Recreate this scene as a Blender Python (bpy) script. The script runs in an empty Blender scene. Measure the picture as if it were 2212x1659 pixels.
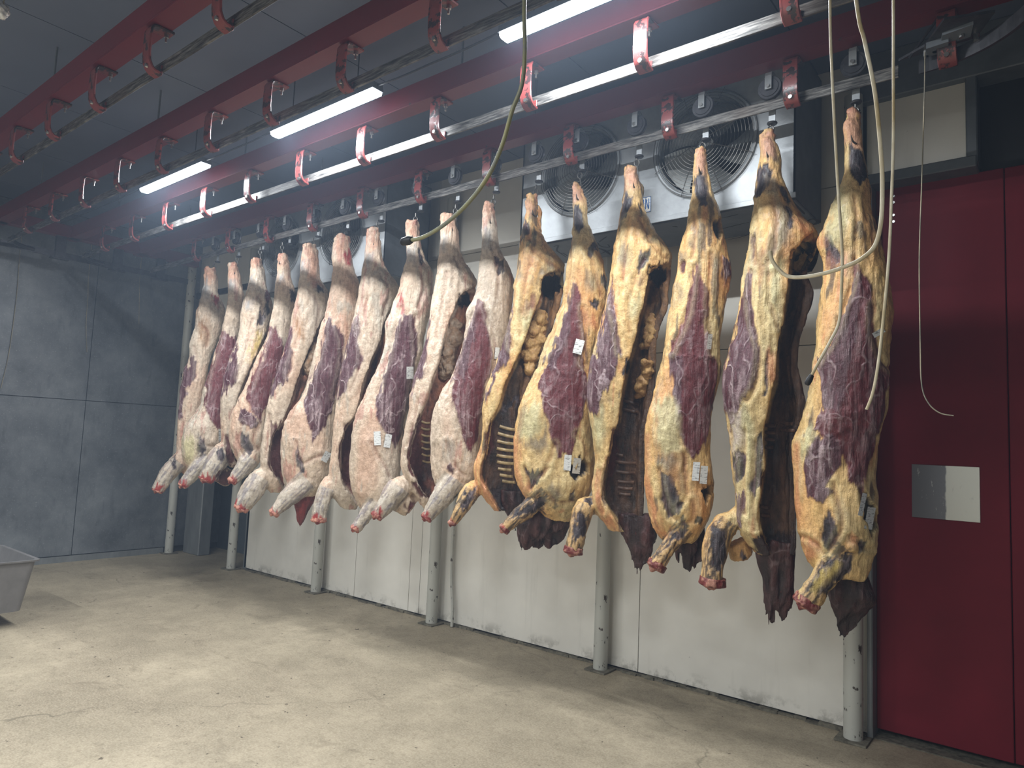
import bpy, math, random
import numpy as np
from mathutils import Vector, Matrix
from mathutils.bvhtree import BVHTree
random.seed(7)
rng = np.random.RandomState(5)
scene = bpy.context.scene
COL = scene.collection

# ------------------------------------------------------------------ camera
FPX, CX, CY, CAMH = 1500.0, 1106.0, 829.5, 1.6
R = np.array([[0.78248853, -0.02012232, -0.62233977],
              [0.62118872, 0.09401118, 0.77800159],
              [0.04285170, -0.99536777, 0.08606243]])   # columns: camera right, down, forward in world
cam_d = bpy.data.cameras.new('camera')
cam = bpy.data.objects.new('camera', cam_d)
COL.objects.link(cam)
cam_d.sensor_width = 36.0
cam_d.lens = 36.0 * FPX / 2212.0
cam_d.clip_start = 0.02
m = Matrix.Identity(4)
for i in range(3):
    m[i][0] = R[i, 0]; m[i][1] = -R[i, 1]; m[i][2] = -R[i, 2]
m[2][3] = CAMH
cam.matrix_world = m
scene.camera = cam

# ------------------------------------------------------------------ world, exposure
w = bpy.data.worlds.new('world'); scene.world = w
w.use_nodes = True
w.node_tree.nodes['Background'].inputs[0].default_value = (0.55, 0.62, 0.75, 1)
w.node_tree.nodes['Background'].inputs[1].default_value = 0.05
vs = scene.view_settings
scene.display_settings.display_device = 'sRGB'
vs.view_transform = 'Standard'; vs.look = 'None'; vs.gamma = 1.0; vs.use_curve_mapping = False
vs.exposure = 0.0
scene.cycles.use_denoising = True
scene.cycles.max_bounces = 5
scene.cycles.diffuse_bounces = 4
scene.cycles.adaptive_threshold = 0.02
LAMP_STRENGTH = 13.0
LAMP_POWER = 72.0
REAR_POWER = 72.0
FAR_FILL_POWER = 100.0
GLARE_HAZE = 0.0105
scene.cycles.volume_bounces = 0
# thin blue haze added to the air to imitate lens glare round the lamps
_nt = w.node_tree
_vo = _nt.nodes.new('ShaderNodeVolumeScatter'); _vo.inputs['Density'].default_value = GLARE_HAZE; _vo.inputs['Anisotropy'].default_value = .35
_vo.inputs['Color'].default_value = (.60, .76, 1.0, 1)
_nt.links.new(_vo.outputs[0], _nt.nodes['World Output'].inputs['Volume'])
LAMP_COLOR = (0.90, 0.95, 1.0)

# ------------------------------------------------------------------ picture <-> room helpers (for measuring)
def ray(px, py):
    return R @ np.array([px - CX, py - CY, FPX])
def on(px, py, axis, val):
    d = ray(px, py); c = np.array([0, 0, CAMH]); t = (val - c[axis]) / d[axis]
    return c + t * d
def project(P):
    v = (P - np.array([0, 0, CAMH])) @ R
    return CX + FPX * v[:, 0] / v[:, 2], CY + FPX * v[:, 1] / v[:, 2]
VIEWS = {'A': (320, 540, 2.675), 'B': (700, 400, 2.127), 'C': (1000, 400, 4.1475), 'D': (1000, 800, 3.77),
         'E': (1260, 300, 3.606), 'F': (1200, 780, 3.19), 'G': (1500, 200, 4.424), 'H': (1500, 550, 4.424),
         'I': (1500, 900, 3.318), 'P': (0, 0, 1.0)}
def V(view, u, v):
    x, y, s = VIEWS[view]
    return x + u / s, y + v / s

# ------------------------------------------------------------------ value noise
def _hash(ix, iy, iz):
    h = (ix * 374761393 + iy * 668265263 + iz * 2147483647 + 1013904223) & 0xffffffff
    h = ((h ^ (h >> 13)) * 1274126177) & 0xffffffff
    return ((h ^ (h >> 16)) & 0xffff) / 65535.0
def vnoise(p):
    p = np.asarray(p, dtype=np.float64)
    i = np.floor(p).astype(np.int64); f = p - i; f = f * f * (3 - 2 * f)
    r = 0
    for dx in (0, 1):
        for dy in (0, 1):
            for dz in (0, 1):
                wgt = (f[:, 0] if dx else 1 - f[:, 0]) * (f[:, 1] if dy else 1 - f[:, 1]) * (f[:, 2] if dz else 1 - f[:, 2])
                r = r + wgt * _hash(i[:, 0] + dx, i[:, 1] + dy, i[:, 2] + dz)
    return r * 2 - 1
def fbm(p, octs=3):
    p = np.asarray(p, dtype=np.float64); s = 0; a = 1.0
    for k in range(octs):
        s = s + a * vnoise(p * (2 ** k) + 17.3 * k); a *= 0.5
    return s

# ------------------------------------------------------------------ materials
def srgb(r, g, b):
    f = lambda c: (c / 255 / 12.92) if c / 255 <= 0.04045 else ((c / 255 + 0.055) / 1.055) ** 2.4
    return (f(r), f(g), f(b), 1.0)
class NT:
    def __init__(s, name):
        s.m = bpy.data.materials.new(name); s.m.use_nodes = True
        s.t = s.m.node_tree; s.b = s.t.nodes['Principled BSDF']; s.L = s.t.links.new
        s.tc = s.t.nodes.new('ShaderNodeTexCoord')
    def node(s, typ, **kw):
        n = s.t.nodes.new(typ)
        for k, v in kw.items():
            if hasattr(n, k): setattr(n, k, v)
        return n
    def mapping(s, scale=(1, 1, 1), loc=(0, 0, 0), rot=(0, 0, 0), src='Object'):
        n = s.node('ShaderNodeMapping'); n.inputs['Scale'].default_value = scale
        n.inputs['Location'].default_value = loc; n.inputs['Rotation'].default_value = rot
        s.L(s.tc.outputs[src], n.inputs['Vector']); return n.outputs[0]
    def noise(s, vec, scale=5, detail=4, rough=.55, dist=0):
        n = s.node('ShaderNodeTexNoise'); n.inputs['Scale'].default_value = scale
        n.inputs['Detail'].default_value = detail; n.inputs['Roughness'].default_value = rough
        n.inputs['Distortion'].default_value = dist
        s.L(vec, n.inputs['Vector']); return n.outputs[0]
    def ramp(s, fac, stops, interp='LINEAR'):
        n = s.node('ShaderNodeValToRGB'); cr = n.color_ramp; cr.interpolation = interp
        while len(cr.elements) < len(stops): cr.elements.new(0.5)
        for e, (p, c) in zip(cr.elements, stops):
            e.position = p; e.color = c if len(c) == 4 else (*c, 1)
        s.L(fac, n.inputs[0]); return n.outputs[0]
    def mix(s, fac, a, b, mode='MIX'):
        n = s.node('ShaderNodeMix'); n.data_type = 'RGBA'; n.blend_type = mode
        for sock, val in ((n.inputs[0], fac), (n.inputs[6], a), (n.inputs[7], b)):
            if hasattr(val, 'is_linked') or hasattr(val, 'node'): s.L(val, sock)
            else: sock.default_value = val
        return n.outputs[2]
    def math(s, op, a, b=0.0, clamp=False):
        n = s.node('ShaderNodeMath'); n.operation = op; n.use_clamp = clamp
        for sock, val in ((n.inputs[0], a), (n.inputs[1], b)):
            if hasattr(val, 'node'): s.L(val, sock)
            else: sock.default_value = val
        return n.outputs[0]
    def bump(s, h, strength=.3, dist=.01):
        n = s.node('ShaderNodeBump'); n.inputs['Strength'].default_value = strength
        n.inputs['Distance'].default_value = dist; s.L(h, n.inputs['Height'])
        s.L(n.outputs[0], s.b.inputs['Normal']); return n
    def color(s, c):
        if hasattr(c, 'node'): s.L(c, s.b.inputs['Base Color'])
        else: s.b.inputs['Base Color'].default_value = c
    def set(s, rough=.5, metal=0, spec=.5, coat=0):
        if hasattr(rough, 'node'): s.L(rough, s.b.inputs['Roughness'])
        else: s.b.inputs['Roughness'].default_value = rough
        s.b.inputs['Metallic'].default_value = metal
        s.b.inputs['Specular IOR Level'].default_value = spec
        s.b.inputs['Coat Weight'].default_value = coat
        s.b.inputs['Coat Roughness'].default_value = .25
W0, B0 = (1, 1, 1, 1), (0, 0, 0, 1)
def plain(name, c, rough=.5, metal=0, var=.12, scale=8, spec=.5, bump=.0, bscale=60, stretch=(1, 1, 1)):
    n = NT(name)
    f = n.noise(n.mapping(stretch), scale, 5, .6)
    d = tuple(x * (1 - var * 2) for x in c[:3]) + (1,); l = tuple(min(1, x * (1 + var)) for x in c[:3]) + (1,)
    n.color(n.ramp(f, [(.3, d), (.7, l)])); n.set(rough, metal, spec)
    if bump: n.bump(n.noise(n.mapping(stretch), bscale, 3), bump, .004)
    return n.m
def worn(name, paint, under, thr=.62, scale=18, rough=.4, metal=0, spec=.5, stretch=(1, 1, 1)):
    n = NT(name)
    f = n.noise(n.mapping(stretch), scale, 6, .65)
    k = n.ramp(f, [(thr, B0), (thr + .025, W0)])
    g = n.noise(n.mapping((1, 1, 1)), 3, 4)
    p = n.mix(g, tuple(x * .8 for x in paint[:3]) + (1,), tuple(min(1, x * 1.12) for x in paint[:3]) + (1,))
    n.color(n.mix(k, p, under)); n.set(rough, metal, spec); n.bump(n.math('SUBTRACT', 1.0, k), .25, .003)
    return n.m
M = {}
M['red_steel'] = worn('red_painted_steel', srgb(98, 26, 36), srgb(60, 36, 36), .66, 14, .38)
M['bracket'] = worn('bracket_paint', srgb(118, 54, 52), srgb(46, 32, 32), .52, 18, .3)
def rail_mat():
    n = NT('scraped_rail_steel'); f = n.noise(n.mapping((5, 1, 60)), 1.4, 6, .7); g = n.noise(n.mapping((1, 1, 1)), 2.0, 4, .6)
    c = n.ramp(f, [(.36, srgb(34, 33, 32)), (.5, srgb(84, 82, 80)), (.66, srgb(132, 130, 126))])
    c = n.mix(n.math('MULTIPLY', n.ramp(g, [(.5, B0), (.7, W0)]), .6), c, srgb(78, 66, 58))
    n.color(c); n.set(.55, .35, .3); n.bump(f, .3, .003); return n.m
M['rail'] = rail_mat()
M['dark_steel'] = plain('dark_steel', srgb(72, 72, 76), .4, .6, .2, 20)
M['steel'] = plain('bright_steel', srgb(190, 190, 188), .28, .95, .1, 20)
M['galv'] = plain('galvanised_sheet', srgb(146, 150, 153), .4, .25, .09, 10, .5, .12, 90)
M['galv_dark'] = plain('dull_galvanised_sheet', srgb(104, 110, 116), .5, .3, .12, 6)
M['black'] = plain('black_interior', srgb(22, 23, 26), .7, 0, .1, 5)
M['blade'] = plain('fan_blade_metal', srgb(104, 106, 104), .4, .4, .2, 4)
M['plastic_dark'] = plain('black_rubber', srgb(26, 28, 32), .5)
M['bone'] = plain('rib_bone', srgb(188, 164, 120), .45, 0, .22, 26)
M['rib_dark'] = plain('dried_rib', srgb(100, 74, 58), .45, 0, .25, 26)
M['mark'] = plain('black_marker', srgb(20, 20, 22), .6)
M['blue'] = plain('blue_print', srgb(30, 92, 160), .4)
M['paper_ink'] = plain('label_ink', srgb(90, 92, 96), .6)
M['tub'] = plain('grey_plastic_tub', srgb(112, 110, 109), .45, 0, .08, 12, .5, .05)
def hose(name, c1, c2):
    n = NT(name); f = n.noise(n.mapping((1, 1, .6)), 14, 4, .6)
    n.color(n.ramp(f, [(.35, c1), (.65, c2)])); n.set(.4, 0, .4); return n.m
M['cord'] = hose('old_cream_cord', srgb(176, 158, 118), srgb(214, 206, 184))
M['hook'] = plain('worn_hook_steel', srgb(104, 102, 98), .4, .7, .2, 30)
M['hose'] = hose('yellow_grey_hose', srgb(150, 146, 96), srgb(120, 124, 118))
M['wire'] = hose('thin_grey_wire', srgb(110, 108, 98), srgb(160, 150, 126))

def wall_mat(name, base, dark, rough=.4, sp=1.0, metal=0.0):
    n = NT(name); g = n.mapping((1, 1, 1))
    a = n.noise(g, 1.3, 5, .6); b = n.noise(n.mapping((9, 9, .8)), 1.2, 4, .6)
    c = n.mix(n.ramp(a, [(.35, B0), (.7, W0)]), base, tuple(x * .82 for x in base[:3]) + (1,))
    c = n.mix(n.math('MULTIPLY', n.ramp(b, [(.6, B0), (.85, W0)]), .2 * sp), c, dark)
    sp_ = n.noise(g, 40, 3, .7)
    c = n.mix(n.math('MULTIPLY', n.ramp(sp_, [(.70, B0), (.76, W0)]), .7 * sp), c, dark)
    # scuffs just above the floor
    sx = n.node('ShaderNodeSeparateXYZ'); n.L(n.tc.outputs['Object'], sx.inputs[0])
    low = n.ramp(sx.outputs[2], [(0.0, W0), (.12, B0)])
    sc = n.ramp(n.noise(g, 7, 5, .7), [(.5, B0), (.62, W0)])
    c = n.mix(n.math('MULTIPLY', n.math('MULTIPLY', low, sc), .8), c, dark)
    n.color(c); n.set(rough, metal, .4); n.bump(n.noise(g, 30, 3), .04, .004)
    return n.m
M['wall_white'] = wall_mat('off_white_wall_panel', srgb(222, 219, 210), srgb(104, 100, 90))
def leftwall_mat():
    n = NT('mottled_grey_panel'); g = n.mapping((1, 1, 1))
    a = n.noise(g, 2.2, 6, .65); b = n.noise(n.mapping((1, 3, .9)), 3.5, 5, .6)
    c = n.ramp(a, [(.3, srgb(84, 89, 95)), (.7, srgb(124, 129, 134))])
    c = n.mix(n.math('MULTIPLY', n.ramp(b, [(.55, B0), (.75, W0)]), .5), c, srgb(70, 74, 80))
    sp = n.noise(g, 55, 3, .7)
    c = n.mix(n.math('MULTIPLY', n.ramp(sp, [(.60, B0), (.70, W0)]), .35), c, srgb(180, 184, 184))
    n.color(c); n.set(.42, .25, .5); n.bump(n.noise(g, 60, 3), .06, .003); return n.m
M['wall_grey'] = leftwall_mat()
M['wall_dark'] = plain('dark_recess_panel', srgb(84, 92, 98), .5, .1, .12, 3)
M['jamb'] = plain('grey_steel_jamb', srgb(128, 132, 134), .42, .3, .15, 7, .5, 0, 60, (1, 1, .3))
M['ceil'] = plain('grey_ceiling_panel', srgb(96, 105, 124), .55, .0, .05, 2)
M['door'] = plain('red_door_panel', srgb(108, 20, 34), .6, 0, .09, 1.6, .2)
M['joint'] = plain('dark_joint', srgb(52, 54, 56), .8)
M['mortar'] = plain('crumbling_grout', srgb(112, 108, 96), .9, 0, .3, 30, .2, .8, 60)

def floor_mat():
    n = NT('stained_concrete'); g = n.mapping((1, 1, 1))
    a = n.noise(g, .9, 6, .6); b = n.noise(g, 5, 6, .7); f = n.noise(g, 90, 3, .7)
    c = n.ramp(a, [(.32, srgb(122, 111, 93)), (.66, srgb(172, 159, 136))])
    c = n.mix(n.math('MULTIPLY', n.ramp(b, [(.35, W0), (.62, B0)]), .55), c, srgb(112, 102, 84))
    c = n.mix(n.math('MULTIPLY', n.ramp(f, [(.38, B0), (.66, W0)]), .38), c, srgb(200, 190, 166))
    c = n.mix(n.math('MULTIPLY', n.ramp(n.noise(n.mapping((1, 1, 1), (5, 5, 0)), 28, 5, .7), [(.5, B0), (.68, W0)]), .4), c, srgb(112, 100, 80))
    # stains, drips and small dark specks
    s1 = n.ramp(n.noise(n.mapping((1, 1.6, 1), (3, 1, 0)), 3.2, 5, .6, .6), [(.60, B0), (.72, W0)])
    c = n.mix(n.math('MULTIPLY', s1, .38), c, srgb(84, 74, 58))
    s2 = n.ramp(n.noise(n.mapping((1, 1, 1), (7, 2, 0)), 17, 3, .5), [(.70, B0), (.72, W0)])
    c = n.mix(n.math('MULTIPLY', s2, .8), c, srgb(66, 56, 46))
    # hairline cracks
    v = n.node('ShaderNodeTexVoronoi'); v.feature = 'DISTANCE_TO_EDGE'; v.inputs['Scale'].default_value = .3
    mp = n.mapping((1, 1, 1), (.3, .55, 0))
    nz = n.node('ShaderNodeTexNoise'); nz.inputs['Scale'].default_value = 2.5; nz.inputs['Detail'].default_value = 6
    n.L(mp, nz.inputs['Vector'])
    add = n.node('ShaderNodeVectorMath'); add.operation = 'MULTIPLY_ADD'
    n.L(nz.outputs['Color'], add.inputs[0]); add.inputs[1].default_value = (.5, .5, 0); n.L(mp, add.inputs[2])
    n.L(add.outputs[0], v.inputs['Vector'])
    k = n.ramp(v.outputs['Distance'], [(0, W0), (.0022, B0)])
    k = n.math('MULTIPLY', k, n.ramp(n.noise(g, 1.1, 3), [(.45, B0), (.6, W0)]))
    c = n.mix(n.math('MULTIPLY', k, .55), c, srgb(78, 72, 58))
    n.color(c)
    n.set(n.math('MULTIPLY_ADD', b, .25, False) if False else .55, 0, .35)
    h = n.math('ADD', n.math('MULTIPLY', f, .5), n.math('MULTIPLY', b, 1.2))
    n.bump(n.math('SUBTRACT', h, k), .22, .006); return n.m
M['floor'] = floor_mat()
M['post'] = worn('chipped_white_post_paint', srgb(178, 178, 170), srgb(58, 48, 40), .605, 20, .4, 0, .5, (1, 1, .55))

def meat_mat():
    n = NT('beef_surface')
    at = n.node('ShaderNodeAttribute'); at.attribute_name = 'Col'
    mu = n.node('ShaderNodeAttribute'); mu.attribute_name = 'Mus'
    g = n.mapping((1, 1, 1))
    col = at.outputs['Color']
    # fat: fine mottling and threads
    fm = n.noise(g, 38, 6, .7)
    col = n.mix(.5, col, n.mix(1.0, col, n.ramp(fm, [(.32, (.42, .32, .26, 1)), (.6, (1.2, 1.17, 1.12, 1))]), 'MULTIPLY'))
    big = n.noise(g, 7, 4, .6)
    col = n.mix(.45, col, n.mix(1.0, col, n.ramp(big, [(.35, (.74, .66, .6, 1)), (.65, (1.08, 1.08, 1.08, 1))]), 'MULTIPLY'))
    # blood flecks on fat
    fl = n.ramp(n.noise(n.mapping((1, 1, .45)), 60, 3, .6), [(.66, B0), (.74, W0)])
    inv = n.math('SUBTRACT', 1.0, mu.outputs['Fac'], True)
    col = n.mix(n.math('MULTIPLY', n.math('MULTIPLY', fl, inv), .35), col, srgb(120, 50, 40))
    # muscle: long pale fibres running down and branching veins of fascia
    st = n.noise(n.mapping((34, 34, 3.2), rot=(0, .12, 0)), 1.0, 6, .6, .4)
    fib = n.ramp(st, [(.47, B0), (.60, W0)])
    st2 = n.noise(n.mapping((90, 90, 7)), 1.0, 3, .6)
    patchy = n.ramp(n.noise(n.mapping((1, 1, .6)), 6, 4, .6), [(.42, B0), (.66, W0)])
    v = n.node('ShaderNodeTexVoronoi'); v.feature = 'DISTANCE_TO_EDGE'; v.inputs['Scale'].default_value = 1.0
    nz = n.node('ShaderNodeTexNoise'); nz.inputs['Scale'].default_value = 7
    vm = n.mapping((6.5, 6.5, 2.6), rot=(0, .45, 0)); n.L(g, nz.inputs['Vector'])
    ad = n.node('ShaderNodeVectorMath'); ad.operation = 'MULTIPLY_ADD'
    n.L(nz.outputs['Color'], ad.inputs[0]); ad.inputs[1].default_value = (1.3, 1.3, 1.3); n.L(vm, ad.inputs[2])
    n.L(ad.outputs[0], v.inputs['Vector'])
    vein = n.ramp(v.outputs['Distance'], [(0, W0), (.012, W0), (.05, B0)])
    vein = n.math('MULTIPLY', vein, n.ramp(n.noise(g, 9, 3), [(.4, B0), (.6, W0)]))
    white = n.math('ADD', n.math('MULTIPLY', fib, n.math('MULTIPLY_ADD', patchy, .75) if False else n.math('ADD', n.math('MULTIPLY', patchy, .75), .12)), n.math('MULTIPLY', vein, .85), True)
    white = n.math('MULTIPLY', white, mu.outputs['Fac'])
    col = n.mix(n.math('MULTIPLY', white, .85), col, srgb(182, 160, 160))
    dk = n.math('MULTIPLY', n.ramp(st2, [(.35, W0), (.55, B0)]), n.math('MULTIPLY', mu.outputs['Fac'], .45))
    col = n.mix(dk, col, srgb(58, 26, 34))
    n.color(col)
    n.set(n.ramp(fm, [(.3, (.5, .5, .5, 1)), (.7, (.32, .32, .32, 1))]), 0, .5, .12)
    hb = n.math('ADD', n.math('MULTIPLY', fm, 1.0), n.math('ADD', n.math('MULTIPLY', st, 1.2), n.math('MULTIPLY', white, .6)))
    hb = n.math('ADD', hb, n.math('MULTIPLY', st2, .5))
    n.bump(hb, .85, .011)
    return n.m
M['meat'] = meat_mat()
def paper_mat():
    n = NT('printed_paper_tag'); g = n.mapping((1, 1, 1))
    f = n.noise(n.mapping((40, 40, 160)), 1.0, 2, .5)
    n.color(n.ramp(f, [(.36, srgb(150, 152, 152)), (.46, srgb(222, 224, 222))])); n.set(.55, 0, .3); return n.m
M['paper'] = paper_mat()
def emis(name, c, s):
    n = NT(name); n.color((.9, .9, .9, 1)); n.b.inputs['Emission Color'].default_value = (*c, 1)
    n.b.inputs['Emission Strength'].default_value = s; return n.m
M['lamp_dim'] = emis('rear_lamp_diffuser', LAMP_COLOR, 2.0)
M['lamp'] = emis('lamp_diffuser_glow', LAMP_COLOR, LAMP_STRENGTH)
def sheet_mat():
    n = NT('scuffed_door_plate'); g = n.mapping((1, 1, 1))
    sx = n.node('ShaderNodeSeparateXYZ'); n.L(n.tc.outputs['Object'], sx.inputs[0])
    nn = n.noise(n.mapping((4, 4, 4)), 3, 4)
    edge = n.math('ADD', sx.outputs[0], n.math('MULTIPLY', n.math('SUBTRACT', nn, .5), .03))
    k = n.ramp(n.math('ADD', n.math('MULTIPLY', edge, 8), .5), [(.5, B0), (.56, W0)])
    base = n.mix(k, srgb(104, 106, 112), srgb(190, 192, 186))
    s = n.ramp(n.noise(n.mapping((3, 1, 1)), 14, 5, .7), [(.62, B0), (.66, W0)])
    n.color(n.mix(n.math('MULTIPLY', s, .7), base, srgb(176, 178, 174))); n.set(.32, .5, .5); return n.m
M['plate'] = sheet_mat()

# ------------------------------------------------------------------ mesh helpers
class MB:
    def __init__(s): s.v = []; s.f = []
    def add(s, vs, fs):
        o = len(s.v); s.v += [tuple(map(float, q)) for q in vs]; s.f += [tuple(i + o for i in f) for f in fs]; return s
    def box(s, x0, x1, y0, y1, z0, z1, M4=None, bev=0.0):
        if bev > 0:
            b = bev; vs = []; 
            # chamfered box: 24 verts
            import itertools
            for ax in range(3):
                for sx, sy, sz in itertools.product((0, 1), repeat=3):
                    p = [(x0, x1)[sx], (y0, y1)[sy], (z0, z1)[sz]]
                    for k, sg in enumerate((sx, sy, sz)):
                        if k != ax: p[k] += b * (1 if sg == 0 else -1)
                    vs.append(p)
            import bmesh
            bm = bmesh.new()
            for p in vs: bm.verts.new(p)
            bmesh.ops.convex_hull(bm, input=bm.verts)
            bm.verts.index_update()
            V_ = [tuple(q.co) for q in bm.verts]; F_ = [tuple(q.index for q in f.verts) for f in bm.faces]
            bm.free()
        else:
            V_ = [(x0, y0, z0), (x1, y0, z0), (x1, y1, z0), (x0, y1, z0), (x0, y0, z1), (x1, y0, z1), (x1, y1, z1), (x0, y1, z1)]
            F_ = [(0, 3, 2, 1), (4, 5, 6, 7), (0, 1, 5, 4), (1, 2, 6, 5), (2, 3, 7, 6), (3, 0, 4, 7)]
        if M4 is not None: V_ = [tuple(M4 @ Vector(q)) for q in V_]
        return s.add(V_, F_)
    def tube(s, pts, r, n=10, cap=True, closed=False):
        P = [Vector(p) for p in pts]; N = len(P)
        rr = r if hasattr(r, '__len__') else [r] * N
        T = []
        for i in range(N):
            a = P[(i - 1) % N] if (closed or i > 0) else P[0]; b = P[(i + 1) % N] if (closed or i < N - 1) else P[-1]
            T.append((b - a).normalized())
        up = Vector((0, 0, 1)) if abs(T[0].z) < .9 else Vector((1, 0, 0))
        u = T[0].cross(up).normalized(); vs = []
        for i in range(N):
            u = (u - T[i] * u.dot(T[i])).normalized(); v = T[i].cross(u)
            for k in range(n):
                a = 2 * math.pi * k / n; vs.append(P[i] + (u * math.cos(a) + v * math.sin(a)) * rr[i])
        fs = []
        M_ = N if closed else N - 1
        for i in range(M_):
            j = (i + 1) % N
            for k in range(n):
                l = (k + 1) % n; fs.append((i * n + k, i * n + l, j * n + l, j * n + k))
        if cap and not closed: fs.append(tuple(range(n - 1, -1, -1))); fs.append(tuple((N - 1) * n + k for k in range(n)))
        return s.add(vs, fs)
    def prism(s, poly, axis, a, b):
        """poly in the two remaining axes (in x,y,z order), extruded along axis from a to b"""
        def mk(p, t):
            q = list(p); q.insert(axis, t); return q
        n = len(poly); vs = [mk(p, a) for p in poly] + [mk(p, b) for p in poly]
        fs = [tuple(range(n - 1, -1, -1)), tuple(range(n, 2 * n))] + [(i, (i + 1) % n, n + (i + 1) % n, n + i) for i in range(n)]
        return s.add(vs, fs)
    def lathe(s, prof, c, axis=1, n=32, cap=True):
        """prof: (radius, offset along axis)"""
        vs = []; 
        for (r, h) in prof:
            for k in range(n):
                a = 2 * math.pi * k / n; p = [0, 0, 0]
                o = [i for i in range(3) if i != axis]
                p[o[0]] = c[o[0]] + r * math.cos(a); p[o[1]] = c[o[1]] + r * math.sin(a); p[axis] = c[axis] + h
                vs.append(p)
        fs = []
        for i in range(len(prof) - 1):
            for k in range(n):
                l = (k + 1) % n; fs.append((i * n + k, i * n + l, (i + 1) * n + l, (i + 1) * n + k))
        if cap and prof[0][0] > 1e-6: fs.append(tuple(range(n - 1, -1, -1)))
        if cap and prof[-1][0] > 1e-6: fs.append(tuple((len(prof) - 1) * n + k for k in range(n)))
        return s.add(vs, fs)
    def build(s, name, mat, parent=None, smooth=False, loc=None):
        me = bpy.data.meshes.new(name); me.from_pydata(s.v, [], s.f); me.validate()
        import bmesh
        bm = bmesh.new(); bm.from_mesh(me); bmesh.ops.recalc_face_normals(bm, faces=bm.faces); bm.to_mesh(me); bm.free()
        me.materials.append(M[mat] if isinstance(mat, str) else mat)
        if smooth:
            me.polygons.foreach_set('use_smooth', [True] * len(me.polygons))
            try: me.set_sharp_from_angle(angle=math.radians(40))
            except Exception: pass
        o = bpy.data.objects.new(name, me); COL.objects.link(o)
        if parent: o.parent = parent
        if loc is not None: o.location = loc
        return o
def empty(name, loc=(0, 0, 0), rz=0.0):
    o = bpy.data.objects.new(name, None); COL.objects.link(o); o.location = loc; o.rotation_euler = (0, 0, rz)
    o.empty_display_size = .1; return o
def tag(o, label, cat, group=None):
    o['label'] = label; o['category'] = cat
    if group: o['group'] = group
    return o
def struct(o): o['kind'] = 'structure'; return o
def copy_tree(o, parent=None):
    c = o.copy(); COL.objects.link(c)
    if parent: c.parent = parent
    for ch in o.children: copy_tree(ch, c)
    return c
def smoothline(pts, sub=6):
    P = np.array(pts, float); out = []
    for i in range(len(P) - 1):
        p0 = P[max(i - 1, 0)]; p1 = P[i]; p2 = P[i + 1]; p3 = P[min(i + 2, len(P) - 1)]
        for k in range(sub):
            t = k / sub
            out.append(.5 * ((2 * p1) + (-p0 + p2) * t + (2 * p0 - 5 * p1 + 4 * p2 - p3) * t * t + (-p0 + 3 * p1 - 3 * p2 + p3) * t ** 3))
    out.append(P[-1]); return np.array(out)

# ================================================================== SETTING
XL, YW, ZC = -9.2, 4.6, 4.10
XR_, YB = 3.6, -4.2
struct(MB().box(XL - .1, XR_, YB, 6.0, -.2, 0).build('floor', 'floor'))
# ceiling with its panels
ce = struct(MB().box(XL - .1, XR_, YB, 6.0, ZC + .02, ZC + .15).build('ceiling', 'joint'))
for k in range(-4, 8):
    x0 = -4.93 + 1.235 * k
    a, b = max(XL, x0 + .004), min(XR_, x0 + 1.231)
    if b > a: MB().box(a, b, YB, 5.2, ZC, ZC + .03).build('ceiling_panel', 'ceil', ce)
# left wall
wl = struct(MB().box(XL - .12, XL - .03, YB, 6.0, 0, ZC + .02).build('wall_left', 'joint'))
ys = [YB] + [3.33 - 1.22 * k for k in range(5, -1, -1)] + [4.5, 5.5]
for a, b in zip(ys[:-1], ys[1:]):
    for z0, z1 in ((.075, 1.9), (1.9, ZC)):
        MB().box(XL - .05, XL, a + .004, b - .004, z0 + .004, z1 - .004).build('wall_panel', 'wall_grey', wl)
struct(MB().box(XL - .03, XL + .012, YB, 4.4, 0, .07).build('baseboard_left', 'jamb'))
# back wall: white panels between the posts
wb = struct(MB().box(-7.6, -.93, YW + .035, YW + .15, 0, ZC + .02).build('wall_back', 'joint'))
xs = [-7.6, -5.58, -4.80, -4.66, -2.42, -.93]
for a, b in zip(xs[:-1], xs[1:]):
    for z0, z1 in ((.02, 2.31), (2.31, 3.32), (3.32, ZC)):
        MB().box(a + .003, b - .003, YW, YW + .04, z0 + .003, z1 - .003).build('wall_panel', 'wall_white', wb)
# grout line at the foot of the wall
mb = MB(); random.seed(3)
x = -7.6
while x < -.95:
    wdt = random.uniform(.05, .14); mb.box(x, x + wdt, YW - random.uniform(.012, .04), YW + .01, 0, random.uniform(.006, .022)); x += wdt
struct(mb.build('trim_1', 'mortar'))
# recess at the far left corner
struct(MB().box(-9.3, -7.5, 5.15, 5.25, 0, ZC).build('wall_recess', 'wall_dark'))
struct(MB().box(-7.62, -7.56, YW - .0, 5.2, 0, ZC).build('trim_2', 'jamb'))
struct(MB().box(-9.12, -8.72, 4.62, 4.78, 0, 3.3, None, .01).build('trim_3', 'jamb'))
hd = struct(MB().box(-9.2, -7.56, YW, YW + .06, 3.12, ZC).build('wall_header', 'wall_white'))
struct(MB().box(-9.2, -7.5, YW - .04, YW - .005, 3.38, 3.45).build('trim_4', 'dark_steel'))
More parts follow.
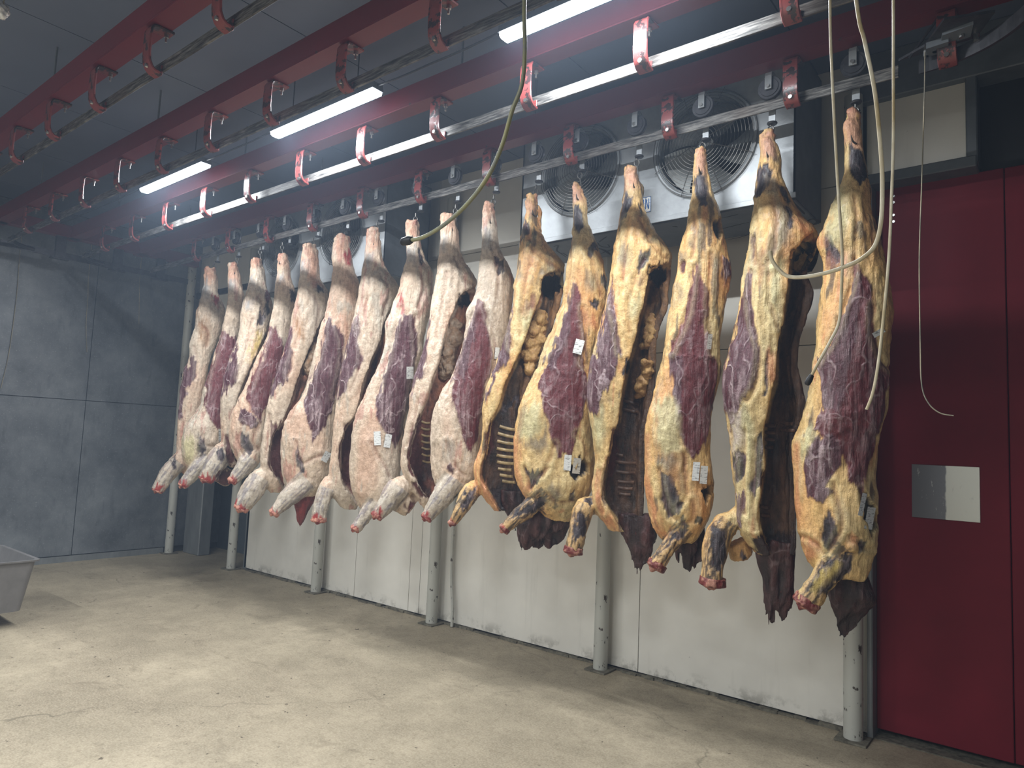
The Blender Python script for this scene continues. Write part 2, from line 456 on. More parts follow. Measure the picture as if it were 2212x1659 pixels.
# right side: jamb, red sliding door, framed panel above, dark opening
struct(MB().box(-1.0 + .07, -.90, YW - .03, YW + .2, 0, 3.3, None, .006).build('trim_5', 'jamb'))
dr = struct(empty('door_1', (0, 0, 0)))
DY = 4.68
MB().box(-.90, -.245, DY, DY + .07, .035, 3.28, None, .004).build('door_panel', 'door', dr)
MB().box(-.241, 1.1, DY + .004, DY + .074, .035, 3.28, None, .004).build('door_panel', 'door', dr)
pl = MB().box(-.166, .166, -.003, .003, -.153, .153, None, .001).build('push_plate', 'plate', dr); pl.location = (-.545, DY - .003, 1.43)
for z in (3.06, 3.10, 3.18, 3.22):
    MB().lathe([(.0, -.006), (.008, -.006), (.010, 0)], (-.80, DY, z), 1, 12).build('rivet', 'steel', dr)
MB().tube([(-.875, DY - .012, 3.10), (-.875, DY - .03, 3.10), (-.875, DY - .03, 2.80), (-.875, DY - .012, 2.80)], .008, 8).build('handle', 'dark_steel', dr)
struct(MB().box(-.93, 1.2, YW + .13, YW + .2, 3.29, ZC).build('opening_dark_sheet', 'black'))  # black sheet whose colour stands in for the darkness of the opening
struct(MB().box(-.97, -.415, YW, YW + .13, 3.345, 3.80).build('wall_panel_upper', 'wall_white'))
struct(MB().box(-1.0, -.36, YW - .06, YW + .14, 3.27, 3.335, None, .006).build('trim_6', 'galv_dark'))
struct(MB().box(-.41, -.355, YW - .05, YW + .14, 3.30, 3.84, None, .006).build('trim_7', 'galv_dark'))
struct(MB().box(-1.0, .6, YW - .06, YW + .12, 3.80, ZC, None, .006).build('trim_8', 'galv_dark'))
struct(MB().box(1.1, 1.25, YB, YW + .2, 0, ZC).build('wall_right', 'wall_grey'))
struct(MB().box(XL, XR_, YB - .1, YB, 0, ZC).build('wall_front', 'wall_white'))
# a puddle of water under the door edge
struct(MB().box(-.92, 1.1, YW - .0, YW + .25, 0.0, .006).build('trim_9', 'mortar'))

# posts
for k, (x, y) in enumerate([(-9.12, 4.44), (-7.69, 4.49), (-6.05, 4.49), (-4.39, 4.50), (-2.67, 4.50), (-.985, 4.49)]):
    p = empty('steel_post', (x, y, 0))
    MB().lathe([(.052, .012), (.052, 3.83)], (0, 0, 0), 2, 28).build('pipe', 'post', p, True)
    MB().box(-.085, .085, -.085, .085, 0, .012, None, .002).build('base_plate', 'mortar', p)
    names = ['in the far left corner', 'at the left end of the white wall', 'second along the white wall', 'beside the thin conduit, middle of the white wall',
             'behind the yellow carcasses, fourth along the white wall', 'nearest the red door, badly chipped']
    tag(p, 'round white steel post ' + names[k], 'post', 'white pipe posts along the back wall')
c = smoothline([(-4.235, 4.56, 3.2), (-4.235, 4.56, 2.0), (-4.24, 4.56, .9), (-4.235, 4.56, .45), (-4.20, 4.555, .2), (-4.19, 4.55, .005)], 5)
tag(MB().tube(c, .014, 10).build('conduit', 'post', None, True), 'thin white conduit running down the wall beside the middle post', 'conduit')

# ================================================================== OVERHEAD STEEL
RAILS = [(1.54, -2.98, .70), (2.22, -2.27, .694), (2.92, -1.57, .697), (3.66, -1.09, .697)]
words = ['nearest the camera', 'above the lamps', 'lit brightly beside the lamps', 'carrying the carcasses']
fullx = (-8.55, 1.05)
ORD = ['first', 'second', 'third', 'fourth', 'fifth', 'sixth', 'seventh', 'eighth', 'ninth', 'tenth', 'eleventh', 'twelfth', 'thirteenth', 'fourteenth', 'fifteenth', 'sixteenth']
ordw = lambda i: ORD[min(i, 15)]
def bracket_proto(y):
    o = MB(); w_ = .032; t = .006
    prof = [(y + .035, 3.684), (y - .045, 3.684), (y - .068, 3.678), (y - .078, 3.66), (y - .080, 3.60), (y - .080, 3.53), (y - .076, 3.49), (y - .062, 3.462), (y - .045, 3.448), (y - .012, 3.44)]
    N = len(prof); vs = []
    for i, (a, z) in enumerate(prof):
        p = prof[max(i - 1, 0)]; q = prof[min(i + 1, N - 1)]
        d = Vector((q[0] - p[0], q[1] - p[1])).normalized(); nn = (-d.y * t, d.x * t)
        for sx in (-w_, w_):
            vs.append((sx, a + nn[0], z + nn[1])); vs.append((sx, a - nn[0], z - nn[1]))
    fs = [(0, 1, 3, 2)]
    for i in range(N - 1):
        b = i * 4; c_ = b + 4
        fs += [(b, b + 2, c_ + 2, c_), (b + 1, c_ + 1, c_ + 3, b + 3), (b, c_, c_ + 1, b + 1), (b + 2, b + 3, c_ + 3, c_ + 2)]
    b = (N - 1) * 4; fs.append((b, b + 2, b + 3, b + 1))
    o.add(vs, fs)
    # raised edges of the channel-shaped strap
    for sx in (-w_, w_): o.tube([(sx, a, z) for a, z in prof], .0075, 6)
    return o
for ri, (y, x0, sp) in enumerate(RAILS):
    bm_ = tag(empty('steel_beam', (0, y - .035, 3.69)), 'long red painted I beam under the ceiling, ' + ['nearest the camera', 'second from the camera, just above the lamps', 'lit bright red by the lamps', 'shadowed, above the hanging carcasses'][ri], 'beam', 'overhead I beams')
    MB().box(fullx[0] - .3, fullx[1], -.055, .055, 0, .012).build('flange', 'red_steel', bm_)
    MB().box(fullx[0] - .3, fullx[1], -.006, .006, .01, .125).build('web', 'red_steel', bm_)
    MB().box(fullx[0] - .3, fullx[1], -.055, .055, .123, .135).build('flange', 'red_steel', bm_)
    MB().box(fullx[0] - .3, fullx[1], -.056, -.044, .01, .125).build('side_plate', 'red_steel', bm_)
    for hx in (-7.6, -5.2, -2.8, -.4):
        MB().tube([(hx, 0, .13), (hx, 0, ZC - 3.69)], .007, 6).build('hanger_rod', 'galv_dark', bm_)
    rl = MB().box(fullx[0], -.60 if ri == 3 else fullx[1], y - .006, y + .006, 3.458, 3.518, None, .002).build('overhead_rail', 'rail')
    tag(rl, 'flat steel hanging rail, ' + ['nearest the camera, running above the left of the room', 'second from the camera, behind the lamps', 'third from the camera, scraped bright, in front of the lamps', 'farthest, with the trolleys and carcasses on it'][ri], 'rail', 'overhead hanging rails')
    proto = None
    kmin = -3 if ri else -5
    for k in range(kmin, 10):
        x = x0 - sp * k
        if x < fullx[0] + .05 or x > fullx[1] - .05: continue
        if ri == 3 and x > -.2: continue
        if proto is None:
            b = empty('rail_bracket', (x, 0, 0))
            bracket_proto(y).build('strap', 'bracket', b, True)
            bt = MB().lathe([(.0, -.012), (.011, -.012), (.011, 0)], (0, y - .07, 3.468), 1, 8); bt.build('bolt', 'steel', b)
            MB().lathe([(.012, 0), (.012, -.03), (.006, -.03), (.006, -.055), (0, -.055)], (0, y + .01, 3.69), 2, 8).build('bolt', 'steel', b)
            MB().box(-.03, .03, y - .014, y - .006, 3.436, 3.49, None, .002).build('tab', 'bracket', b)
            proto = b
        else:
            b = copy_tree(proto); b.location = (x, 0, 0)
        tag(b, 'curved red strap bracket, ' + ordw(k - kmin) + ' from the right on the rail ' + words[ri], 'bracket', 'strap brackets of the rail ' + words[ri])
# cross rail and clutter against the left wall
cb = tag(empty('cross_beam', (-8.72, 0, 3.69)), 'dark cross beam above the left wall joining the rails', 'beam')
MB().box(-.055, .055, .2, 4.3, 0, .012).build('flange', 'red_steel', cb)
MB().box(-.05, .05, .2, 4.3, .01, .13).build('web', 'red_steel', cb)
tag(MB().box(-8.726, -8.714, .2, 4.2, 3.448, 3.515).build('cross_rail', 'dark_steel'), 'dark cross rail running along the left wall top', 'rail')
for k, yy in enumerate((2.05, 2.75, 3.35, 3.85)):
    b = tag(empty('switch_bracket', (-8.72, yy, 3.44)), 'dark plate bracket on the cross rail by the left wall, ' + ORD[k] + ' from the camera', 'bracket', 'brackets of the cross rail')
    MB().box(-.02, -.008, -.05, .05, 0, .26).build('plate', 'dark_steel', b)
    MB().box(.012, .024, -.05, .05, 0, .26).build('plate', 'dark_steel', b)
    MB().box(-.03, .03, -.09, .09, -.012, .004, None, .003).build('foot', 'dark_steel', b)
for k, (ya, yb) in enumerate(((2.22, 2.5), (2.92, 3.2))):
    pts = smoothline([(-8.3, ya, 3.48), (-8.5, ya + .02, 3.48), (-8.66, ya + .14, 3.48), (-8.71, yb, 3.48)], 6)
    tag(MB().tube(pts, .022, 6).build('curved_rail', 'dark_steel'), 'short curved rail turning ' + ('the second rail' if k == 0 else 'the third rail') + ' into the cross rail', 'rail')

# rail switch above the red door (upper right)
sw = tag(empty('rail_switch', (-.5, 3.6, 3.45)), 'dark steel rail switch with bolted plates above the red door', 'rail switch')
def arc(cx_, cy_, r, a0, a1, n=14): return [(cx_ + r * math.cos(math.radians(a0 + (a1 - a0) * i / n)), cy_ + r * math.sin(math.radians(a0 + (a1 - a0) * i / n))) for i in range(n + 1)]
pa = arc(-.06 - .5 + .05, 3.66 - .50 - 3.6 + 3.6, .50, 90, 20)
mb = MB(); vs = []; 
for (x, y) in pa: vs += [(x + .5 - .006, y - 3.6, 0), (x + .5 + .008, y - 3.6 + .010, 0), (x + .5 + .008, y - 3.6 + .010, .068), (x + .5 - .006, y - 3.6, .068)]
fs = [(0, 1, 2, 3)]
for i in range(len(pa) - 1):
    for k in range(4): fs.append((i * 4 + k, i * 4 + (k + 1) % 4, i * 4 + 4 + (k + 1) % 4, i * 4 + 4 + k))
mb.add(vs, fs).build('curved_tongue', 'dark_steel', sw)
MB().prism([(-.10, .05), (.22, .03), (.30, -.14), (.12, -.20), (.02, -.02)], 2, .085, .097).build('pivot_plate', 'dark_steel', sw)
MB().prism([(.08, .0), (.20, -.02), (.22, -.12), (.10, -.10)], 2, .07, .085).build('clamp_plate', 'galv_dark', sw)
MB().prism([(.02, .03), (.11, .02), (.12, -.06), (.03, -.05)], 2, .055, .085).build('clamp_plate', 'galv_dark', sw)
for (x, y) in ((.06, .0), (.17, -.06), (.02, .02), (.22, .0)):
    MB().lathe([(0, -.03), (.012, -.03), (.012, .01)], (x, y, .085), 2, 8).build('bolt', 'steel', sw)
MB().tube([(.05, .0, .1), (.12, .03, .26), (.16, .05, .5)], .014, 8).build('lever', 'dark_steel', sw)
MB().tube([(-.05, .02, .07), (.07, .01, .22), (.12, .02, .4)], .006, 6).build('link', 'dark_steel', sw)
cl = tag(empty('hanging_post', (.02, 3.85, 3.2)), 'dark red steel post hanging above the red door at the upper right', 'post')
MB().box(-.13, .13, -.09, .09, .30, .9, None, .01).build('post_body', 'red_steel', cl)
MB().lathe([(.09, .30), (.12, .27), (.10, .16), (.04, .10), (.03, -.02)], (0, 0, 0), 2, 20).build('fitting', 'dark_steel', cl, True)

# ================================================================== LAMPS
def lamp_light(parent, hx, power, spread=180):
    d = bpy.data.lights.new('lamp_light', 'AREA'); d.shape = 'RECTANGLE'; d.size = hx * 2 - .06; d.size_y = .044; d.energy = power; d.spread = math.radians(spread); d.color = LAMP_COLOR
    o = bpy.data.objects.new('lamp_light', d); COL.objects.link(o); o.parent = parent; o.location = (0, 0, -.004)
lamp_x = [(-6.42, -5.34), (-4.36, -3.27), (-2.26, -1.18)]
pos = ['small and farthest, at the left', 'in the middle of the row', 'nearest, cut by the top of the photo']
for (a, b), pw in zip(lamp_x, pos):
    l = tag(empty('batten_lamp', ((a + b) / 2, 2.635, 3.70)), 'bright white strip lamp ' + pw, 'lamp', 'strip lamps under the ceiling')
    h = (b - a) / 2
    prof = [(-.042, .028), (-.038, .008), (-.024, 0), (.024, 0), (.038, .008), (.042, .028)]
    MB().prism(prof, 0, -h, h).build('diffuser', 'lamp', l)
    MB().prism([(-.044, .0285), (.044, .0285), (.034, .07), (-.034, .07)], 0, -h - .012, h + .012).build('housing', 'galv_dark', l)
    lamp_light(l, h, LAMP_POWER)
    for sx in (-.35, .35): MB().tube([(sx, 0, .07), (sx, 0, .40)], .004, 6).build('suspension_rod', 'dark_steel', l)
def rear_lamp(x, y, hx, lab):
    l = tag(empty('batten_lamp', (x, y, 3.72)), lab, 'lamp')
    MB().prism([(-.042, .028), (-.038, .008), (-.024, 0), (.024, 0), (.038, .008), (.042, .028)], 0, -hx, hx).build('diffuser', 'lamp_dim', l)
    MB().prism([(-.044, .0285), (.044, .0285), (.034, .07), (-.034, .07)], 0, -hx - .012, hx + .012).build('housing', 'galv_dark', l)
    lamp_light(l, hx, REAR_POWER if y > -2 else FAR_FILL_POWER, 150 if y > -2 else 170)
for x, q in ((-6.3, 'left'), (-4.1, 'middle'), (-2.0, 'right')):
    rear_lamp(x, -.9, .55, 'strip lamp of the second row behind the viewer, ' + q + ' one')
for x, q in ((-6.3, 'left'), (-3.6, 'middle'), (-.9, 'right')):  # unseen lamp row added to brighten the lower back wall
    rear_lamp(x, -3.2, .55, 'unseen fill lamp added far behind the viewer, ' + q + ' one')
cbl = smoothline([(-5.35, 2.62, 3.78), (-4.9, 2.60, 3.70), (-4.36, 2.62, 3.78)], 8)
for (a, b), n_ in zip(((-5.35, -4.36), (-3.27, -2.26), (-8.4, -6.42)), ('far and middle', 'middle and nearest', 'cross beam and the far')):
    c = smoothline([(a, 2.63, 3.755), (a * .75 + b * .25, 2.60, 3.72), (a * .5 + b * .5, 2.58, 3.705), (a * .25 + b * .75, 2.60, 3.72), (b, 2.63, 3.755)], 6)
    tag(MB().tube(c, .006, 6).build('lamp_cable', 'plastic_dark'), 'thin dark cable sagging between the %s strip lamp' % n_, 'cable')

# ================================================================== FAN COOLERS
FY = 3.90
def cooler(x0, x1, z0, z1, fans, label, group):
    o = tag(empty('fan_cooler', ((x0 + x1) / 2, 4.15, z0)), label, 'air cooler', group)
    ox = (x0 + x1) / 2
    L = lambda x: x - ox
    yf = FY - 4.15; yb = 4.42 - 4.15; H = z1 - z0
    # casing without front: top, bottom, sides, back
    mb = MB(); t = .012
    mb.box(L(x0), L(x1), yf, yb, H - t, H); mb.box(L(x0), L(x0) + t, yf, yb, 0, H)
    mb.box(L(x1) - t, L(x1), yf, yb, 0, H); mb.box(L(x0), L(x1), yb - t, yb, 0, H)
    mb.build('casing', 'galv_dark', o)
    MB().box(L(x0) + .005, L(x1) - .005, yf + .01, yb - .01, -.012, .006, None, .004).build('drip_tray', 'galv_dark', o)
    # front sheet with round holes
    xsf = sorted([L(x) for x, z, r in fans]); cuts = [L(x0)] + [(a + b) / 2 for a, b in zip(xsf[:-1], xsf[1:])] + [L(x1)]
    mb = MB(); n = 48
    for (fx, fz, fr), ca, cb_ in zip(sorted(fans), cuts[:-1], cuts[1:]):
        cx_, cz = L(fx), fz - z0; R_ = fr * .93; inner = []; outer = []
        for k in range(n):
            a = 2 * math.pi * (k + .5) / n; c_, s_ = math.cos(a), math.sin(a)
            inner.append((cx_ + R_ * c_, cz + R_ * s_))
            ts = []
            if c_ > 0: ts.append((cb_ - cx_) / c_)
            if c_ < 0: ts.append((ca - cx_) / c_)
            if s_ > 0: ts.append((H - cz) / s_)
            if s_ < 0: ts.append((0 - cz) / s_)
            tt = min(ts); outer.append((cx_ + tt * c_, cz + tt * s_))
        vs = [(p[0], yf, p[1]) for p in inner] + [(p[0], yf, p[1]) for p in outer] + [(p[0], yf + .16, p[1]) for p in inner]
        fs = [(k, (k + 1) % n, n + (k + 1) % n, n + k) for k in range(n)] + [(k, 2 * n + k, 2 * n + (k + 1) % n, (k + 1) % n) for k in range(n)]
        mb.add(vs, fs)
        for (qx, qz, ex, ez) in ((ca, 0, 1, 1), (cb_, 0, -1, 1), (ca, H, 1, -1), (cb_, H, -1, -1)):
            # corner fill triangles
            near = sorted(range(n), key=lambda k: (outer[k][0] - qx) ** 2 + (outer[k][1] - qz) ** 2)[:2]
            mb.add([(qx, yf, qz), (outer[near[0]][0], yf, outer[near[0]][1]), (outer[near[1]][0], yf, outer[near[1]][1])], [(0, 1, 2)])
    mb.build('front_sheet', 'galv', o)
    mb = MB(); mb.box(L(x0) - .004, L(x1) + .004, yf - .008, yf + .002, -.004, .028, None, .002); mb.build('front_lip', 'galv', o)
    for (fx, fz, fr) in fans:
        c_ = (L(fx), yf, fz - z0)
        MB().lathe([(fr * .93, .165), (0, .165)], c_, 1, 40).build('fan_back', 'black', o)
        MB().lathe([(fr * .92, .01), (fr * .95, -.012), (fr * 1.0, -.016), (fr * 1.03, -.002), (fr * 1.0, .001)], c_, 1, 48, False).build('fan_ring', 'galv', o, True)
        mb = MB()
        nb = 5
        for k in range(nb):
            a0 = 2 * math.pi * k / nb + fx; vs = []; ns, nr = 7, 8
            for i in range(nr):
                rr = fr * (.16 + .72 * i / (nr - 1)); sw_ = .42 + .12 * (i / (nr - 1))
                for j in range(ns):
                    t_ = j / (ns - 1) - .5; a = a0 + t_ * sw_ * 2 + .35 * (i / (nr - 1))
                    vs.append((c_[0] + rr * math.cos(a), c_[1] + .07 + t_ * .075, c_[2] + rr * math.sin(a)))
            fs = [(i * ns + j, i * ns + j + 1, (i + 1) * ns + j + 1, (i + 1) * ns + j) for i in range(nr - 1) for j in range(ns - 1)]
            mb.add(vs, fs)
        mb.lathe([(0, .02), (fr * .16, .022), (fr * .18, .04), (fr * .18, .14), (0, .14)], c_, 1, 24)
        mb.build('fan_blades', 'blade', o, True)
        mb = MB(); nr = 16
        dome = lambda q: -.02 - .03 * (1 - q ** 3)
        for k in range(nr):
            q = (k + 1) / nr; pts = [(c_[0] + fr * 1.02 * q * math.cos(2 * math.pi * i / 48), c_[1] + dome(q), c_[2] + fr * 1.02 * q * math.sin(2 * math.pi * i / 48)) for i in range(48)]
            mb.tube(pts, .0021, 5, False, True)
        for k in range(8):
            a = math.radians(22 + 45 * k)
            if k % 2 and True:
                q0 = .12
            else: q0 = .0
            mb.tube([(c_[0] + fr * 1.05 * q * math.cos(a), c_[1] + dome(min(q, 1)) - .004, c_[2] + fr * 1.05 * q * math.sin(a)) for q in (q0 + .02, .35, .7, .9, 1.0)], .0022, 5)
        mb.build('fan_guard', 'hook', o, True)
    return o, L
c1 = on(1718, 425, 1, FY); c0 = on(1122, 545, 1, FY)
f2 = on(1521, 312, 1, FY); f1 = on(1254, 366, 1, FY)
cz0 = 3.04
big, LB = cooler(float(c0[0]), float(c1[0]), cz0, 3.95, [(float(f1[0]), float(f1[2]) - .01, .315), (float(f2[0]), float(f2[2]), .325)],
             'large galvanised two-fan cooler above the yellow carcasses', 'fan coolers on the back wall')
s1 = on(828, 588, 1, FY); s0 = on(562, 640, 1, FY); g1 = on(612, 535, 1, FY); g2 = on(739, 502, 1, FY)
small, LS = cooler(float(s0[0]), float(s1[0]), cz0, 3.95, [(float(g1[0]), float(g1[2]), .30), (float(g2[0]), float(g2[2]), .31)],
             'galvanised two-fan cooler farther away, above the pale carcasses', 'fan coolers on the back wall')
# sticker on the large cooler
st = on(1392, 443, 1, FY - .004)
so = empty('sticker', (float(st[0]) - big.location.x, FY - .004 - 4.15, float(st[2]) - cz0)); so.parent = big
MB().box(-.045, .045, 0, .003, -.05, .05).build('sticker_sheet', 'paper', so)
mbk = MB(); mbk.box(-.045, .045, -.0012, 0, -.05, -.047); mbk.box(-.045, .045, -.0012, 0, .047, .05); mbk.box(.042, .045, -.0012, 0, -.05, .05); mbk.box(-.045, -.042, -.0012, 0, -.05, .05)
for k in range(3): mbk.box(-.034 + k * .012, -.028 + k * .012, -.0012, 0, -.03, .038)
mbk.box(.006, .012, -.0012, 0, -.03, .038); mbk.box(.028, .034, -.0012, 0, -.03, .038)
mbk.add([(.008, -.0012, .038), (.014, -.0012, .038), (.032, -.0012, -.03), (.026, -.0012, -.03)], [(0, 1, 2, 3)])
mbk.build('sticker_print', 'blue', so)
# marker scrawl under the large cooler (on the drip tray)
def scrawl(pts, r0):
    P = []
    for (x, y) in pts:
        q = on(x, y, 2, cz0 - .0135); P.append((q[0] - big.location.x, q[1] - 4.15, -.0135))
    P = smoothline(P, 5); n = len(P)
    vs = []; 
    for i in range(n):
        d = P[min(i + 1, n - 1)] - P[max(i - 1, 0)]; d /= (np.linalg.norm(d) + 1e-9); nn = np.array([-d[1], d[0], 0])
        wv = r0 * (.45 + .75 * math.sin(math.pi * (i + .5) / n)); vs += [tuple(P[i] + nn * wv), tuple(P[i] - nn * wv)]
    MB().add(vs, [(2 * i, 2 * i + 1, 2 * i + 3, 2 * i + 2) for i in range(n - 1)]).build('marker_scrawl', 'mark', big)
scrawl([(1196, 533), (1206, 530), (1203, 541), (1212, 548), (1224, 556)], .006)
scrawl([(1209, 546), (1218, 548), (1226, 553)], .006)
scrawl([(1294, 523), (1302, 517), (1311, 511)], .005)
scrawl([(1291, 524), (1298, 532), (1316, 534), (1313, 528)], .006)
scrawl([(1292, 536), (1308, 542), (1318, 550)], .010)
scrawl([(1298, 548), (1310, 543), (1324, 539)], .005)
scrawl([(1452, 490), (1458, 489), (1464, 491)], .006)
scrawl([(1560, 471), (1578, 467), (1594, 463)], .004)
scrawl([(1558, 495), (1580, 489), (1618, 480)], .004)
scrawl([(1572, 518), (1600, 512), (1620, 506)], .004)
scrawl([(1712, 435), (1722, 446), (1735, 459), (1738, 463)], .006)
scrawl([(1744, 478), (1755, 473), (1768, 478), (1757, 485), (1744, 480)], .010)
# ================================================================== TROLLEYS AND HOOKS
HOOKS = [(463, 572), (513, 555), (562, 540), (610, 530), (676, 520), (745, 508), (814, 487), (898, 468), (984, 450), (1066, 430),
         (1158, 408), (1253, 372), (1376, 345), (1518, 308), (1665, 272), (1848, 232)]
WHX = [-7.06, -6.64, -6.19, -5.74, -5.29, -4.87, -4.43, -3.96, -3.56, -3.18, -2.80, -2.45, -2.03, -1.60, -1.22, -.80]
ry = 3.66
hook_xyz = [on(px, py, 1, 3.70) for px, py in HOOKS]
tproto = None
ordn = ['leftmost, farthest', 'second from the far left', 'third from the far left', 'fourth from the far left', 'fifth from the far left', 'sixth from the far left',
        'seventh from the far left', 'eighth from the far left', 'eighth from the right', 'seventh from the right', 'sixth from the right', 'fifth from the right',
        'fourth from the right', 'third from the right', 'second from the right', 'rightmost, nearest the red door']
for k, hx in enumerate(WHX):
    if tproto is None:
        t = empty('trolley', (hx, ry, 3.585))
        MB().lathe([(.018, -.016), (.048, -.018), (.050, -.013), (.062, -.014), (.064, -.010), (.058, -.004), (.058, .004), (.064, .010), (.062, .014), (.018, .014)], (0, 0, 0), 1, 36).build('wheel', 'dark_steel', t, True)
        sp_ = MB(); wd = .018
        prof = [(-.030, -.015), (-.030, .06), (-.024, .078), (-.008, .086), (.012, .086), (.030, .078), (.038, .06), (.040, -.05), (.040, -.180)]
        vs = []; N = len(prof)
        for i, (yy, zz) in enumerate(prof):
            p = prof[max(i - 1, 0)]; q = prof[min(i + 1, N - 1)]; d = Vector((q[0] - p[0], q[1] - p[1])).normalized()
            for sx in (-wd, wd): vs += [(sx, yy - d.y * .0035, zz + d.x * .0035), (sx, yy + d.y * .0035, zz - d.x * .0035)]
        fs = [(0, 1, 3, 2)]
        for i in range(N - 1):
            b = i * 4; c_ = b + 4
            fs += [(b, b + 2, c_ + 2, c_), (b + 1, c_ + 1, c_ + 3, b + 3), (b, c_, c_ + 1, b + 1), (b + 2, b + 3, c_ + 3, c_ + 2)]
        b = (N - 1) * 4; fs.append((b, b + 2, b + 3, b + 1))
        sp_.add(vs, fs); sp_.build('strap', 'galv', t)
        MB().lathe([(0, -.045), (.010, -.045), (.010, .04), (0, .04)], (0, 0, 0), 1, 10).build('axle', 'steel', t)
        MB().lathe([(0, -.176), (.026, -.176), (.028, -.181), (.024, -.187), (0, -.189)], (0, .040, 0), 2, 20).build('foot', 'dark_steel', t, True)
        tproto = t
    else:
        t = copy_tree(tproto); t.location = (hx, ry, 3.585)
    tag(t, 'small wheeled trolley on the far rail, ' + ordn[k], 'trolley', 'trolleys on the far rail')
hproto = None
for k, P in enumerate(hook_xyz):
    if hproto is None:
        h = empty('meat_hook', (0, 0, 0))
        ring = [(.015 * math.cos(2 * math.pi * i / 20), 0, .021 * math.sin(2 * math.pi * i / 20)) for i in range(20)]
        MB().tube(ring, .0042, 8, False, True).build('eye', 'hook', h, True)
        MB().tube([(0, 0, .02), (0, 0, .05)], .006, 8).build('swivel', 'hook', h, True)
        J = smoothline([(.0, 0, -.018), (.008, .0, -.05), (.012, -.0, -.10), (.014, .0, -.15), (.008, -.02, -.18), (-.012, -.05, -.175), (-.02, -.07, -.15)], 5)
        MB().tube(J, [.0048] * (len(J) - 4) + [.004, .003, .002, .001], 8).build('hook_shank', 'hook', h, True)
        hproto = h
    else: h = copy_tree(hproto)
    h.location = (P[0], 3.70, P[2] - .022); h.rotation_euler = (0, 0, math.atan2(R[1, 2] * 0 + P[1], P[0]) - math.pi / 2)
    tag(h, 'steel hook holding the carcass, ' + ordn[k], 'hook', 'meat hooks on the far rail')

# ================================================================== CARCASSES
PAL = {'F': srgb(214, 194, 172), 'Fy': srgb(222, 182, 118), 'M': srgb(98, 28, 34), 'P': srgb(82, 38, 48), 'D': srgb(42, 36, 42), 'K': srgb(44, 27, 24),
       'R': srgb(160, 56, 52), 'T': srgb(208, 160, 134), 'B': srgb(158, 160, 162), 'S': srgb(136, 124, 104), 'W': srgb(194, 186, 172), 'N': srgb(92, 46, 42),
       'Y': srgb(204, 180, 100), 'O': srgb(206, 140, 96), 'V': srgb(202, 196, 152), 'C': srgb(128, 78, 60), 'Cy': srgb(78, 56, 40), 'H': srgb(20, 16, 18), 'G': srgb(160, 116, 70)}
MUSF = {'M': .62, 'P': 1.0, 'D': .45, 'W': .5}
HGT = {'M': .004, 'P': .003, 'D': -.006, 'K': -.004, 'S': -.003, 'N': -.012, 'H': -.03}
CAR = []
def car(**k): CAR.append(k)
def r_(v, *rows): return [(v,) + r for r in rows]
car(kind='F', rows=r_('A', (103, 335, 370), (130, 322, 392), (170, 320, 403), (200, 322, 405), (240, 312, 400), (300, 302, 432), (350, 285, 447), (420, 275, 442), (480, 262, 420), (540, 243, 395), (575, 240, 380),
    (610, 240, 368), (650, 230, 355), (700, 207, 345), (800, 186, 330), (950, 174, 305), (1100, 167, 290), (1200, 162, 280), (1260, 175, 262), (1300, 205, 248)),
    limbs=[('A', [(215, 1180, 38, 0), (165, 1235, 42, -.03), (110, 1300, 38, -.05), (52, 1392, 27, -.06)])],
    patches=[('T', 'A', [(322, 100), (375, 100), (395, 165), (345, 188), (318, 170)]), ('B', 'A', [(315, 205), (350, 195), (355, 255), (328, 290), (312, 262)]), ('R', 'A', [(372, 275), (402, 270), (410, 325), (380, 308)]),
             ('P', 'A', [(258, 605), (285, 640), (278, 720), (235, 810), (195, 970), (165, 960), (180, 820), (210, 690)]), ('G', 'A', [(290, 420), (345, 400), (360, 500), (320, 560), (290, 520)]),
             ('D', 'A', [(130, 1210), (165, 1200), (170, 1280), (140, 1260)]), ('R', 'A', [(60, 1340), (100, 1370), (60, 1425), (20, 1395)])])
car(kind='F', rows=r_('A', (74, 468, 502), (95, 462, 520), (140, 460, 536), (190, 462, 540), (250, 462, 553), (300, 458, 552), (380, 445, 545), (450, 430, 532), (520, 412, 522), (600, 380, 517), (700, 352, 520),
    (800, 322, 528), (900, 300, 530), (960, 260, 525), (1020, 215, 510), (1100, 192, 470), (1180, 188, 420), (1240, 205, 350), (1275, 235, 290)),
    limbs=[('A', [(400, 1120, 32, 0), (335, 1205, 42, -.05), (265, 1285, 36, -.07), (197, 1362, 24, -.08)])],
    patches=[('T', 'A', [(465, 70), (520, 75), (530, 190), (500, 200), (462, 150)]), ('B', 'A', [(464, 180), (500, 190), (500, 240), (470, 250)]),
             ('M', 'A', [(430, 470), (480, 500), (522, 520), (522, 620), (515, 720), (445, 930), (420, 1050), (372, 1015), (322, 885), (335, 760), (380, 625)]),
             ('D', 'A', [(292, 1075), (312, 1080), (330, 1150), (300, 1200), (288, 1130)]), ('V', 'A', [(200, 1100), (270, 1080), (280, 1180), (230, 1240), (200, 1200)]), ('R', 'A', [(190, 1325), (225, 1360), (200, 1400), (165, 1375)])],
    tags=[('A', 415, 1070, 16, 70, 0)])
